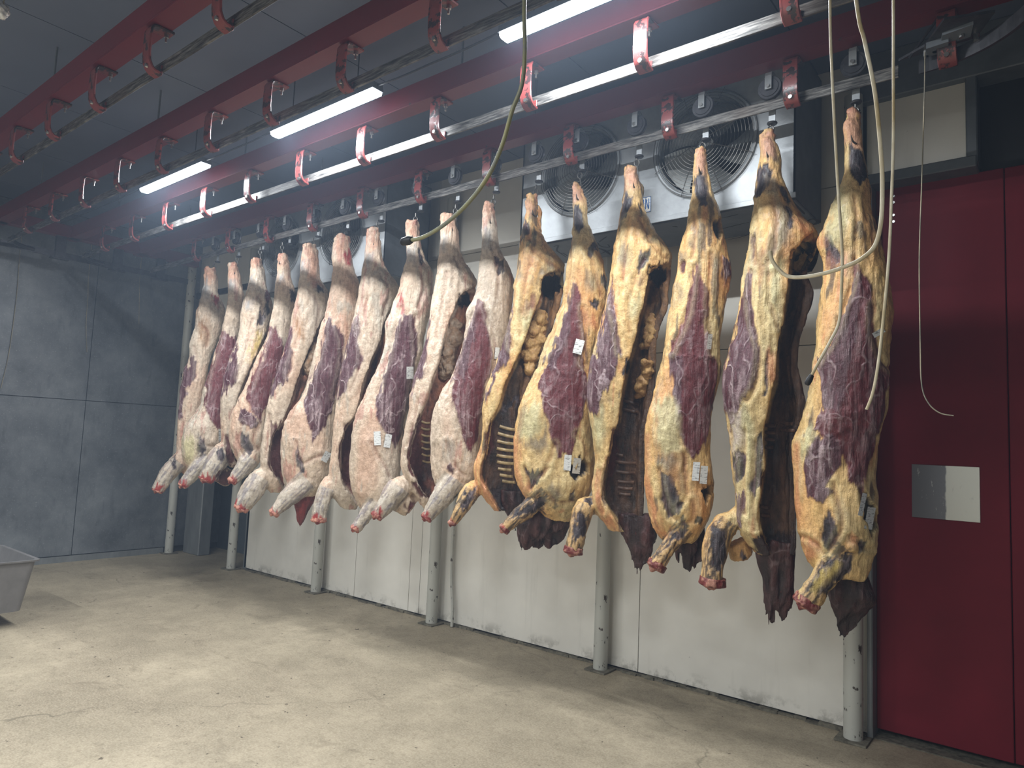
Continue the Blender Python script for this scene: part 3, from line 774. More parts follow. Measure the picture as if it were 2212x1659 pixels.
car(kind='F', rows=r_('A', (52, 605, 640), (80, 592, 660), (130, 590, 680), (190, 580, 680), (240, 565, 700), (300, 548, 722), (370, 535, 722), (430, 530, 705, 690), (480, 526, 705, 678), (560, 500, 700, 648), (640, 468, 690, 612),
    (740, 440, 665, 560), (850, 420, 625, 522), (950, 418, 600, 492), (1050, 424, 590, 470), (1150, 420, 580, 482), (1225, 440, 560, 505), (1255, 470, 540, 520)),
    limbs=[('A', [(470, 1150, 50, .02), (420, 1190, 60, -.02), (380, 1250, 50, -.05), (330, 1330, 36, -.06)]), ('A', [(470, 1270, 45, .08), (430, 1330, 40, .08), (415, 1352, 25, .08)])],
    patches=[('T', 'A', [(592, 48), (645, 52), (640, 110), (592, 105)]), ('B', 'A', [(585, 170), (615, 165), (610, 210), (585, 205)]), ('B', 'A', [(565, 300), (600, 290), (600, 350), (560, 350)]),
             ('M', 'A', [(675, 250), (700, 240), (716, 280), (705, 325), (680, 310)]), ('D', 'A', [(640, 360), (705, 320), (712, 370), (660, 430), (630, 440)]), ('P', 'A', [(520, 540), (528, 640), (515, 720), (465, 810), (420, 850), (428, 750), (468, 640)]),
             ('Y', 'A', [(635, 490), (668, 470), (655, 560), (600, 632), (560, 640), (605, 560)]), ('N', 'A', [(440, 1080), (470, 1060), (500, 1220), (470, 1240), (445, 1180)]), ('D', 'A', [(385, 1150), (425, 1130), (430, 1210), (395, 1200)]),
             ('N', 'A', [(390, 1290), (520, 1230), (520, 1380), (390, 1380)]), ('R', 'A', [(310, 1290), (385, 1320), (370, 1390), (290, 1370)])])
car(kind='F', rows=r_('A', (26, 765, 792), (45, 750, 812), (90, 746, 822), (150, 745, 824), (200, 738, 845), (260, 728, 862), (330, 724, 855), (400, 712, 842), (440, 700, 836), (520, 680, 822), (600, 642, 800), (700, 600, 785),
    (800, 560, 760), (860, 520, 742), (950, 482, 720), (1050, 468, 700), (1130, 478, 690), (1190, 495, 660), (1235, 520, 610), (1255, 540, 580)),
    limbs=[('A', [(655, 1120, 36, 0), (585, 1215, 48, -.05), (530, 1285, 36, -.07), (482, 1338, 25, -.08)])],
    patches=[('T', 'A', [(750, 25), (800, 30), (815, 95), (750, 100)]), ('B', 'A', [(748, 140), (790, 135), (795, 185), (750, 190)]), ('D', 'A', [(825, 225), (862, 210), (855, 300), (820, 295)]),
             ('M', 'A', [(700, 445), (742, 480), (772, 560), (762, 690), (700, 865), (645, 985), (600, 940), (568, 862), (600, 740), (660, 600)]),
             ('P', 'A', [(530, 900), (600, 950), (640, 1000), (600, 1030), (520, 980)]), ('D', 'A', [(530, 1055), (575, 1060), (608, 1130), (590, 1200), (550, 1160)]), ('R', 'A', [(478, 1305), (515, 1340), (490, 1375), (450, 1345)])])
car(kind='F', rows=r_('A', (-35, 905, 950), (0, 892, 975), (50, 885, 988), (110, 880, 992), (160, 876, 995), (210, 868, 1025), (260, 860, 1052), (330, 846, 1052), (385, 832, 1035, 1020), (440, 825, 1032, 985), (540, 800, 1010, 945),
    (640, 770, 962, 905), (740, 735, 922, 870), (840, 702, 885, 840), (940, 684, 855, 800), (1010, 674, 835, 775), (1060, 662, 822, 725), (1150, 652, 815, 700), (1230, 650, 808, 700), (1290, 650, 800, 722), (1345, 662, 792, 765), (1400, 705, 782)),
    limbs=[('A', [(690, 1290, 40, .03), (640, 1330, 55, -.02), (590, 1410, 55, -.05), (535, 1498, 38, -.06)])],
    patches=[('T', 'A', [(895, -40), (960, -35), (985, 30), (990, 150), (960, 200), (930, 150), (890, 60)]), ('B', 'A', [(885, 75), (915, 70), (915, 130), (888, 140)]), ('D', 'A', [(962, 200), (1005, 205), (1010, 240), (975, 245)]),
             ('P', 'A', [(828, 420), (838, 600), (800, 740), (730, 830), (700, 850), (740, 700), (790, 520)]), ('N', 'A', [(712, 1005), (772, 1005), (770, 1300), (722, 1305), (695, 1230), (700, 1100)]),
             ('R', 'A', [(500, 1450), (560, 1480), (545, 1540), (490, 1515)]), ('G', 'A', [(850, 380), (900, 420), (900, 520), (860, 500)])], fat=[('A', [(955, 560, 20), (945, 640, 22), (935, 720, 24), (925, 790, 18)])])
car(kind='F', rows=r_('A', (-78, 1090, 1140), (-30, 1068, 1165), (40, 1062, 1178), (110, 1070, 1190), (180, 1064, 1222), (260, 1048, 1235), (340, 1035, 1232), (400, 1020, 1218), (440, 1000, 1205), (500, 985, 1190), (600, 965, 1172), (700, 940, 1150),
    (800, 905, 1125), (870, 878, 1110), (950, 815, 1092), (1020, 786, 1080), (1100, 766, 1072), (1200, 764, 1062), (1300, 775, 1048), (1370, 790, 1010), (1420, 830, 960)),
    limbs=[('A', [(985, 1260, 60, 0), (905, 1345, 58, -.05), (805, 1435, 46, -.08), (725, 1522, 27, -.09)])],
    neck=r_('A', (1380, 830, 985), (1440, 828, 965), (1490, 845, 940), (1540, 860, 915), (1595, 872, 888)),
    patches=[('T', 'A', [(1085, -80), (1140, -80), (1150, -20), (1110, 40), (1070, 0)]), ('R', 'A', [(1130, 20), (1165, 0), (1180, 90), (1150, 90)]), ('T', 'A', [(1100, 400), (1170, 430), (1160, 600), (1120, 560)]),
             ('P', 'A', [(1030, 395), (1080, 425), (1125, 480), (1118, 600), (1105, 800), (1062, 950), (985, 1080), (962, 1135), (950, 1050), (905, 880), (925, 790), (990, 640)]),
             ('D', 'A', [(850, 1120), (880, 1200), (900, 1260), (870, 1290), (850, 1200)]), ('R', 'A', [(700, 1480), (745, 1520), (725, 1560), (690, 1540)])],
    tags=[('A', 1028, 1195, 38, 62, 28)])
car(kind='F', rows=r_('B', (203, 212, 238), (230, 196, 255), (290, 190, 266), (360, 186, 272), (410, 175, 305), (460, 166, 342), (490, 160, 348), (540, 154, 325), (600, 143, 305, 290), (640, 131, 303, 276), (720, 110, 292, 260), (800, 90, 272, 220), (880, 70, 250, 190),
    (960, 58, 222, 170), (1060, 48, 202, 148), (1110, 44, 195, 100), (1200, 35, 182, 76), (1300, 25, 175, 72), (1370, 22, 168, 88), (1420, 30, 160, 122), (1465, 62, 156), (1490, 95, 148)),
    limbs=[('A', [(1060, 1330, 40, .03), (1030, 1390, 42, -.02), (1000, 1480, 40, -.05), (985, 1565, 38, -.05)])],
    patches=[('B', 'B', [(195, 310), (226, 300), (222, 350), (205, 385), (190, 350)]), ('P', 'B', [(152, 585), (158, 700), (182, 800), (125, 900), (60, 990), (70, 860), (110, 700)]),
             ('N', 'B', [(100, 1100), (130, 1095), (125, 1300), (140, 1390), (100, 1390), (75, 1330), (78, 1200)]), ('R', 'A', [(940, 1530), (1000, 1540), (1020, 1590), (980, 1610), (940, 1570)]), ('T', 'B', [(205, 200), (240, 205), (255, 290), (200, 300)])])
car(kind='F', rows=r_('B', (166, 385, 418), (195, 374, 436), (240, 376, 442), (300, 378, 450), (350, 380, 470), (390, 368, 500), (440, 356, 503), (500, 345, 500), (550, 318, 498), (600, 300, 482), (640, 278, 472), (720, 284, 460), (800, 264, 448), (880, 230, 430),
    (960, 190, 402), (1040, 152, 386), (1120, 132, 372), (1200, 121, 360), (1300, 119, 350), (1400, 126, 345), (1450, 142, 325), (1485, 165, 290)),
    limbs=[('B', [(320, 1390, 40, 0), (230, 1465, 36, -.05), (180, 1530, 28, -.07), (142, 1582, 22, -.08)])],
    patches=[('T', 'B', [(380, 160), (420, 165), (430, 250), (385, 240)]), ('B', 'B', [(380, 290), (410, 280), (420, 340), (385, 350)]), ('R', 'B', [(350, 500), (370, 490), (365, 590), (345, 600)]), ('D', 'B', [(425, 290), (440, 300), (460, 360), (440, 360)]),
             ('P', 'B', [(360, 590), (420, 605), (425, 700), (412, 860), (398, 960), (370, 1100), (330, 1210), (272, 1120), (240, 1060), (235, 1000), (300, 800)]), ('R', 'B', [(130, 1560), (165, 1590), (140, 1615), (115, 1590)])],
    tags=[('B', 395, 862, 32, 56, 0), ('B', 245, 1163, 32, 64, -3), ('B', 293, 1175, 30, 62, 10)])
car(kind='F', rows=r_('B', (131, 550, 580), (160, 539, 602), (220, 536, 618), (290, 530, 622), (340, 528, 635), (385, 521, 675), (430, 513, 698), (465, 506, 694), (500, 500, 690, 640), (560, 490, 690, 605), (640, 480, 682, 575), (720, 470, 672, 550),
    (820, 440, 650, 525), (900, 412, 622, 495), (980, 396, 600, 470), (1050, 390, 590, 445), (1100, 375, 580, 420), (1200, 360, 570, 392), (1280, 350, 562, 380), (1340, 364, 552, 410), (1400, 398, 542, 450), (1450, 430, 528, 480), (1485, 455, 500)),
    limbs=[('B', [(380, 1380, 45, .03), (335, 1400, 50, -.02), (290, 1460, 38, -.05), (240, 1522, 25, -.06)]), ('B', [(330, 1430, 55, .05), (400, 1475, 52, .08)])],
    patches=[('T', 'B', [(545, 130), (580, 130), (590, 200), (545, 200)]), ('B', 'B', [(535, 240), (555, 240), (550, 300), (532, 300)]), ('P', 'B', [(492, 595), (482, 700), (470, 830), (420, 930), (395, 980), (420, 850), (465, 650)]),
             ('H', 'B', [(620, 510), (665, 495), (668, 555), (625, 560)]), ('N', 'B', [(428, 1065), (455, 1060), (440, 1200), (452, 1350), (405, 1325), (384, 1250), (388, 1180)]), ('N', 'B', [(400, 1380), (450, 1360), (480, 1440), (440, 1440)]),
             ('R', 'B', [(215, 1510), (260, 1480), (280, 1500), (250, 1550)]), ('N', 'B', [(380, 1470), (440, 1460), (440, 1530), (380, 1530)])],
    ribs=('B', [(448, 1085, 486, 1092), (446, 1115, 486, 1122), (446, 1145, 486, 1152), (446, 1175, 487, 1182), (448, 1205, 488, 1212), (450, 1235, 489, 1242), (452, 1265, 490, 1272)]),
    fat=[('B', [(600, 640, 22), (590, 700, 26), (575, 760, 26), (565, 820, 24), (555, 880, 18)])])
car(kind='F', rows=r_('B', (83, 733, 770), (110, 728, 785), (170, 728, 798), (240, 728, 800), (290, 726, 806), (340, 716, 834), (400, 712, 860), (450, 708, 874), (500, 700, 872), (540, 684, 866), (580, 648, 862), (620, 655, 857), (720, 640, 840), (800, 620, 822), (880, 590, 800),
    (960, 542, 765), (1020, 512, 745), (1080, 495, 740), (1180, 488, 725), (1280, 490, 712), (1350, 500, 700), (1400, 520, 680)),
    limbs=[('B', [(645, 1270, 50, 0), (590, 1365, 52, -.05), (525, 1452, 42, -.07), (470, 1530, 24, -.08)])],
    patches=[('T', 'B', [(733, 80), (770, 85), (772, 150), (735, 160)]), ('B', 'B', [(728, 190), (765, 190), (768, 285), (732, 285)]), ('D', 'B', [(788, 345), (820, 335), (826, 390), (798, 412)]), ('S', 'B', [(830, 420), (865, 440), (868, 520), (840, 500)]),
             ('M', 'B', [(710, 525), (745, 560), (762, 700), (762, 850), (732, 1000), (700, 1160), (650, 1225), (612, 1060), (588, 960), (600, 850), (650, 720), (682, 600)]),
             ('P', 'B', [(612, 850), (660, 700), (700, 560), (700, 700), (640, 900)]), ('W', 'B', [(560, 1180), (600, 1190), (590, 1260), (555, 1280)]), ('P', 'B', [(590, 1275), (605, 1290), (590, 1325), (570, 1310)]), ('R', 'B', [(455, 1500), (490, 1525), (478, 1560), (440, 1545)]), ('D', 'B', [(600, 1430), (640, 1410), (600, 1500), (570, 1500)])],
    tags=[('B', 795, 772, 20, 52, 5)])
car(kind='Fy', rows=r_('C', (94, 590, 628), (120, 556, 648), (170, 556, 658), (230, 566, 665), (300, 565, 662), (350, 545, 672), (400, 530, 690), (450, 523, 705), (500, 519, 732), (560, 512, 790), (620, 505, 838), (690, 495, 895), (735, 489, 912), (770, 483, 908), (800, 478, 905, 800), (850, 470, 905, 712),
    (950, 458, 900, 702), (1020, 450, 875, 700), (1100, 440, 852, 665), (1200, 425, 832, 620), (1300, 400, 792, 578), (1400, 370, 770, 550), (1500, 340, 742, 515), (1600, 300, 722, 472)) +
    r_('D', (0, 255, 560, 400), (100, 205, 540, 350), (200, 176, 520, 320), (300, 165, 500, 295), (380, 160, 485, 245), (450, 157, 480, 212), (550, 155, 475, 195), (650, 143, 470, 180), (720, 116, 470, 158), (800, 98, 470, 138), (870, 95, 470, 132), (950, 110, 475, 172),
    (1010, 140, 480, 215), (1080, 192, 482, 250), (1150, 252, 470, 310)),
    limbs=[('D', [(130, 930, 40, .05), (60, 1000, 70, 0), (-10, 1120, 52, -.04), (-55, 1190, 38, -.05), (-88, 1248, 30, -.05)]), ('C', [(668, 190, 16, .01), (695, 240, 20, .02), (690, 320, 14, .02), (690, 420, 18, .0)])],
    neck=r_('D', (980, 300, 560), (1080, 320, 600), (1200, 360, 620), (1280, 400, 600), (1350, 430, 580)),
    patches=[('T', 'C', [(556, 100), (640, 100), (655, 190), (600, 260), (560, 200)]), ('D', 'C', [(565, 310), (602, 330), (592, 430), (532, 530), (515, 500), (545, 370)]), ('D', 'C', [(640, 420), (670, 430), (650, 500), (625, 480)]), ('S', 'C', [(505, 740), (540, 730), (545, 850), (515, 860)]),
             ('S', 'C', [(640, 800), (740, 740), (820, 750), (720, 800), (650, 870)]), ('C', 'C', [(540, 1020), (660, 1020), (660, 1120), (560, 1180), (530, 1120)]), ('V', 'C', [(520, 1200), (600, 1180), (590, 1290), (540, 1300)]),
             ('P', 'C', [(452, 980), (440, 1150), (425, 1300), (440, 1440), (400, 1560), (330, 1680), (270, 1680), (330, 1480), (405, 1200)]), ('P', 'D', [(225, 20), (260, 0), (260, 60), (180, 260), (178, 180)]), ('O', 'D', [(90, 700), (150, 680), (130, 850), (220, 1000), (320, 1160), (250, 1170), (120, 980)]),
             ('H', 'C', [(745, 830), (850, 797), (905, 800), (900, 930), (800, 1000), (722, 990), (706, 905)]), ('N', 'D', [(208, 430), (255, 400), (252, 590), (180, 715), (185, 560)]), ('D', 'D', [(330, 280), (470, 210), (470, 260), (320, 360)]),
             ('D', 'D', [(20, 990), (110, 980), (90, 1080), (0, 1130), (-30, 1120)]), ('R', 'D', [(-110, 1190), (-50, 1230), (-80, 1290), (-130, 1250)]), ('K', 'D', [(210, 960), (330, 960), (480, 900), (480, 1200), (320, 1200)])],
    ribs=('D', [(300, 455, 425, 485), (285, 512, 422, 545), (278, 575, 420, 600), (275, 635, 420, 655), (275, 690, 420, 708), (277, 745, 420, 760), (285, 800, 420, 812), (300, 850, 424, 865), (320, 900, 428, 912)]),
    fat=[('C', [(700, 1180, 50), (680, 1260, 55), (660, 1340, 55), (640, 1430, 55), (620, 1510, 50), (610, 1590, 46), (590, 1660, 36)])])
car(kind='Fy', rows=r_('C', (-4, 985, 1045), (20, 980, 1065), (70, 980, 1085), (150, 985, 1112), (250, 988, 1118), (330, 990, 1125), (400, 985, 1148), (480, 975, 1182), (560, 965, 1208), (650, 945, 1240), (750, 930, 1265), (850, 918, 1285), (930, 902, 1290), (1050, 885, 1275), (1150, 850, 1255), (1250, 820, 1240),
    (1350, 775, 1222), (1450, 735, 1200), (1550, 700, 1180), (1640, 668, 1160)) + r_('D', (60, 562, 1058), (200, 502, 1055), (320, 450, 1050), (450, 430, 1050), (600, 415, 1058), (750, 412, 1065), (880, 424, 1060), (960, 448, 1045), (1030, 490, 1015), (1100, 560, 970), (1180, 640, 910), (1225, 700, 860)),
    limbs=[('D', [(740, 950, 95, 0), (660, 1020, 78, -.04), (560, 1100, 64, -.07), (440, 1200, 54, -.09), (335, 1295, 40, -.10)])],
    neck=r_('D', (1120, 560, 880), (1200, 440, 880), (1260, 420, 860), (1330, 440, 840), (1390, 455, 780), (1440, 480, 640)),
    patches=[('T', 'C', [(980, -10), (1060, -5), (1085, 60), (1090, 160), (1000, 170), (980, 80)]), ('D', 'C', [(998, 195), (1040, 205), (1072, 320), (1088, 405), (1050, 440), (1008, 400), (992, 300)]), ('D', 'C', [(1128, 560), (1180, 495), (1202, 560), (1155, 640), (1118, 625)]),
             ('S', 'C', [(1098, 760), (1180, 780), (1212, 900), (1150, 955), (1095, 870)]), ('D', 'C', [(1130, 1020), (1210, 1010), (1230, 1080), (1180, 1110)]), ('D', 'C', [(1240, 820), (1290, 830), (1290, 960), (1255, 920)]), ('O', 'C', [(1080, 1120), (1200, 1180), (1240, 1300), (1120, 1260)]),
             ('M', 'C', [(990, 870), (1050, 1000), (1072, 1200), (1097, 1400), (1075, 1540), (1078, 1690), (735, 1690), (770, 1500), (870, 1350), (930, 1120), (965, 960)]),
             ('M', 'D', [(670, 0), (985, 0), (1002, 150), (962, 350), (932, 500), (912, 640), (862, 690), (770, 700), (742, 600), (702, 480), (652, 330), (628, 200)]),
             ('P', 'C', [(780, 1480), (880, 1330), (940, 1120), (980, 1000), (960, 1300), (820, 1659), (740, 1659)]), ('V', 'D', [(500, 330), (620, 260), (660, 460), (560, 560), (470, 520)]), ('S', 'D', [(560, 560), (680, 480), (690, 600), (620, 700), (500, 600)]), ('O', 'D', [(412, 600), (450, 500), (455, 850), (560, 980), (490, 1030), (420, 850)]),
             ('D', 'D', [(510, 810), (560, 830), (622, 795), (635, 850), (555, 985), (540, 900)]), ('H', 'D', [(962, 712), (1000, 700), (1030, 780), (1022, 830), (960, 845), (900, 888), (860, 870), (870, 800)]),
             ('D', 'D', [(680, 1005), (695, 1060), (560, 1160), (395, 1230), (470, 1125), (600, 1030)]), ('S', 'D', [(680, 940), (780, 950), (800, 1020), (720, 1080), (690, 1010)]), ('D', 'D', [(860, 990), (900, 980), (890, 1060), (850, 1060)]), ('R', 'D', [(290, 1235), (355, 1280), (330, 1340), (280, 1310)])],
    tags=[('D', 852, 752, 58, 128, 5), ('D', 927, 778, 62, 128, 7), ('C', 1037, 1447, 80, 130, 15)])
car(kind='Fy', rows=r_('E', (224, 345, 400), (250, 325, 418), (320, 325, 430), (390, 325, 450), (450, 317, 462), (520, 301, 468), (600, 292, 492), (660, 284, 530), (740, 265, 572), (820, 246, 622), (880, 238, 672), (920, 232, 697), (960, 226, 694), (990, 222, 690), (1015, 220, 688, 600), (1070, 215, 685, 515), (1120, 210, 672, 505),
    (1200, 195, 655, 485), (1245, 185, 675, 480), (1320, 165, 662, 465), (1400, 140, 622, 440), (1500, 115, 588, 420), (1600, 98, 572, 405)) +
    r_('F', (60, 235, 690, 492), (150, 220, 690, 475), (250, 218, 685, 452), (350, 225, 662, 445), (420, 235, 642, 438), (500, 250, 625, 400), (600, 265, 615, 385), (700, 280, 615, 345), (780, 272, 615, 318), (850, 258, 615, 305), (930, 254, 610, 308), (1000, 264, 605, 335), (1060, 290, 605, 395), (1120, 320, 605, 430), (1170, 370, 590, 470)),
    limbs=[('F', [(280, 1000, 50, .05), (205, 1010, 62, 0), (165, 1110, 60, -.03), (140, 1220, 56, -.05), (120, 1315, 55, -.05)]), ('E', [(425, 340, 14, .01), (448, 385, 20, .02), (445, 460, 14, .02)])],
    neck=r_('F', (1060, 430, 690), (1160, 430, 700), (1240, 460, 705), (1320, 490, 700), (1370, 515, 680), (1400, 530, 640), (1450, 540, 570)),
    patches=[('T', 'E', [(325, 225), (415, 230), (420, 370), (340, 400), (325, 300)]), ('D', 'E', [(332, 440), (392, 450), (386, 530), (330, 605), (298, 640), (308, 520)]), ('D', 'E', [(425, 500), (455, 520), (455, 600), (425, 580)]), ('S', 'E', [(290, 870), (350, 850), (370, 950), (320, 1010), (270, 960)]),
             ('D', 'E', [(470, 880), (530, 870), (540, 930), (480, 1010), (430, 1050), (420, 980)]), ('S', 'E', [(480, 730), (545, 715), (570, 790), (510, 805)]), ('H', 'E', [(530, 1000), (600, 980), (650, 1010), (640, 1100), (590, 1150), (530, 1130), (510, 1060)]), ('C', 'E', [(400, 1100), (440, 1070), (472, 1100), (440, 1150), (400, 1142)]),
             ('V', 'E', [(360, 1250), (440, 1230), (420, 1380), (370, 1400)]), ('P', 'E', [(235, 1090), (225, 1250), (250, 1400), (282, 1600), (278, 1690), (90, 1690), (150, 1430), (190, 1250)]), ('P', 'F', [(425, 0), (395, 110), (325, 240), (258, 390), (220, 300), (222, 150), (240, 0)]),
             ('D', 'F', [(465, 20), (480, 0), (500, 20), (470, 110), (455, 90)]), ('V', 'F', [(250, 380), (330, 330), (350, 480), (290, 620), (255, 500)]), ('O', 'F', [(270, 780), (330, 720), (300, 850), (330, 1000), (420, 1100), (440, 1180), (330, 1120), (258, 930)]),
             ('N', 'F', [(375, 540), (432, 480), (425, 650), (405, 760), (325, 900), (345, 1010), (312, 950), (345, 760), (372, 640)]), ('D', 'F', [(150, 1040), (205, 1050), (205, 1190), (120, 1240), (105, 1180), (130, 1100)]), ('D', 'F', [(190, 930), (245, 900), (250, 990), (200, 985)]), ('R', 'F', [(55, 1270), (110, 1290), (160, 1340), (120, 1375), (60, 1340)])],
    ribs=('F', [(470, 270, 600, 300), (465, 330, 595, 355), (420, 640, 470, 650), (415, 690, 560, 705), (420, 760, 555, 772), (430, 828, 545, 835), (430, 870, 535, 880), (435, 912, 520, 920)]), ribm='rib_dark',
    fat=[('E', [(540, 1380, 22), (525, 1440, 28), (510, 1520, 30), (500, 1600, 30)]), ('F', [(640, 30, 28), (625, 90, 32), (610, 150, 30), (600, 210, 22)])])
car(kind='Fy', rows=r_('E', (80, 900, 945), (100, 862, 962), (160, 858, 972), (250, 858, 966), (320, 858, 985), (400, 852, 1002), (480, 845, 1030), (560, 830, 1065), (620, 815, 1080), (700, 795, 1090), (780, 765, 1108), (860, 745, 1116), (940, 735, 1132), (1020, 735, 1146), (1100, 724, 1148), (1200, 695, 1127), (1300, 675, 1108), (1400, 660, 1096), (1500, 648, 1072), (1600, 636, 1062)) +
    r_('F', (0, 740, 1136), (100, 712, 1130), (200, 695, 1102), (300, 660, 1082), (400, 625, 1068), (480, 612, 1062), (600, 610, 1060), (700, 610, 1068), (800, 612, 1085), (900, 620, 1088), (1000, 635, 1080), (1080, 650, 1060), (1140, 668, 1030), (1200, 700, 990), (1240, 740, 950)),
    limbs=[('F', [(960, 1060, 85, 0), (870, 1160, 62, -.05), (800, 1250, 50, -.08), (740, 1340, 48, -.09), (690, 1418, 52, -.10)])],
    neck=r_('F', (1140, 820, 1030), (1220, 830, 1035), (1300, 828, 1042), (1350, 830, 1030), (1400, 850, 985)),
    patches=[('T', 'E', [(860, 80), (965, 85), (970, 260), (860, 265)]), ('D', 'E', [(865, 285), (950, 278), (972, 400), (962, 500), (920, 525), (880, 440), (860, 360)]), ('H', 'E', [(1000, 650), (1070, 608), (1088, 700), (1082, 752), (1040, 762), (1010, 700)]), ('S', 'E', [(985, 880), (1060, 890), (1082, 1000), (1000, 1010)]), ('S', 'E', [(845, 740), (865, 730), (870, 860), (845, 860)]),
             ('P', 'E', [(1100, 880), (1135, 950), (1148, 1080), (1112, 1135)]), ('S', 'E', [(750, 890), (785, 900), (785, 980), (750, 970)]), ('N', 'E', [(765, 1000), (800, 990), (800, 1060), (770, 1070)]),
             ('M', 'E', [(880, 955), (940, 1100), (975, 1150), (988, 1280), (962, 1400), (1005, 1700), (690, 1700), (770, 1470), (830, 1250), (850, 1080)]), ('Y', 'E', [(930, 1420), (955, 1400), (945, 1500), (925, 1520)]),
             ('M', 'F', [(790, 0), (1100, 0), (1097, 150), (1082, 280), (1052, 450), (1012, 600), (960, 670), (902, 645), (870, 600), (850, 500), (812, 400), (800, 200)]), ('P', 'F', [(800, 0), (870, 0), (870, 200), (860, 420), (812, 400), (800, 200)]),
             ('V', 'F', [(690, 300), (800, 250), (850, 470), (860, 620), (740, 660), (680, 500)]), ('S', 'F', [(700, 660), (800, 640), (850, 700), (790, 780), (720, 740)]), ('O', 'F', [(610, 500), (650, 480), (650, 800), (700, 1100), (760, 1200), (700, 1200), (620, 950)]),
             ('D', 'F', [(718, 745), (800, 800), (842, 920), (898, 1000), (850, 1062), (770, 1085), (722, 950)]), ('H', 'F', [(1000, 900), (1040, 880), (1085, 850), (1086, 930), (1040, 960), (1030, 1000)]), ('G', 'F', [(860, 640), (920, 660), (920, 900), (850, 920), (810, 800)]),
             ('D', 'F', [(880, 1095), (920, 1110), (880, 1190), (820, 1230), (720, 1330), (780, 1220)]), ('D', 'F', [(960, 1060), (1000, 1060), (990, 1130), (950, 1120)]), ('R', 'F', [(640, 1370), (720, 1390), (750, 1440), (690, 1475), (625, 1440)])],
    tags=[('F', 968, 760, 48, 130, 5), ('F', 1022, 784, 50, 124, 4), ('E', 985, 1578, 34, 120, 6)])
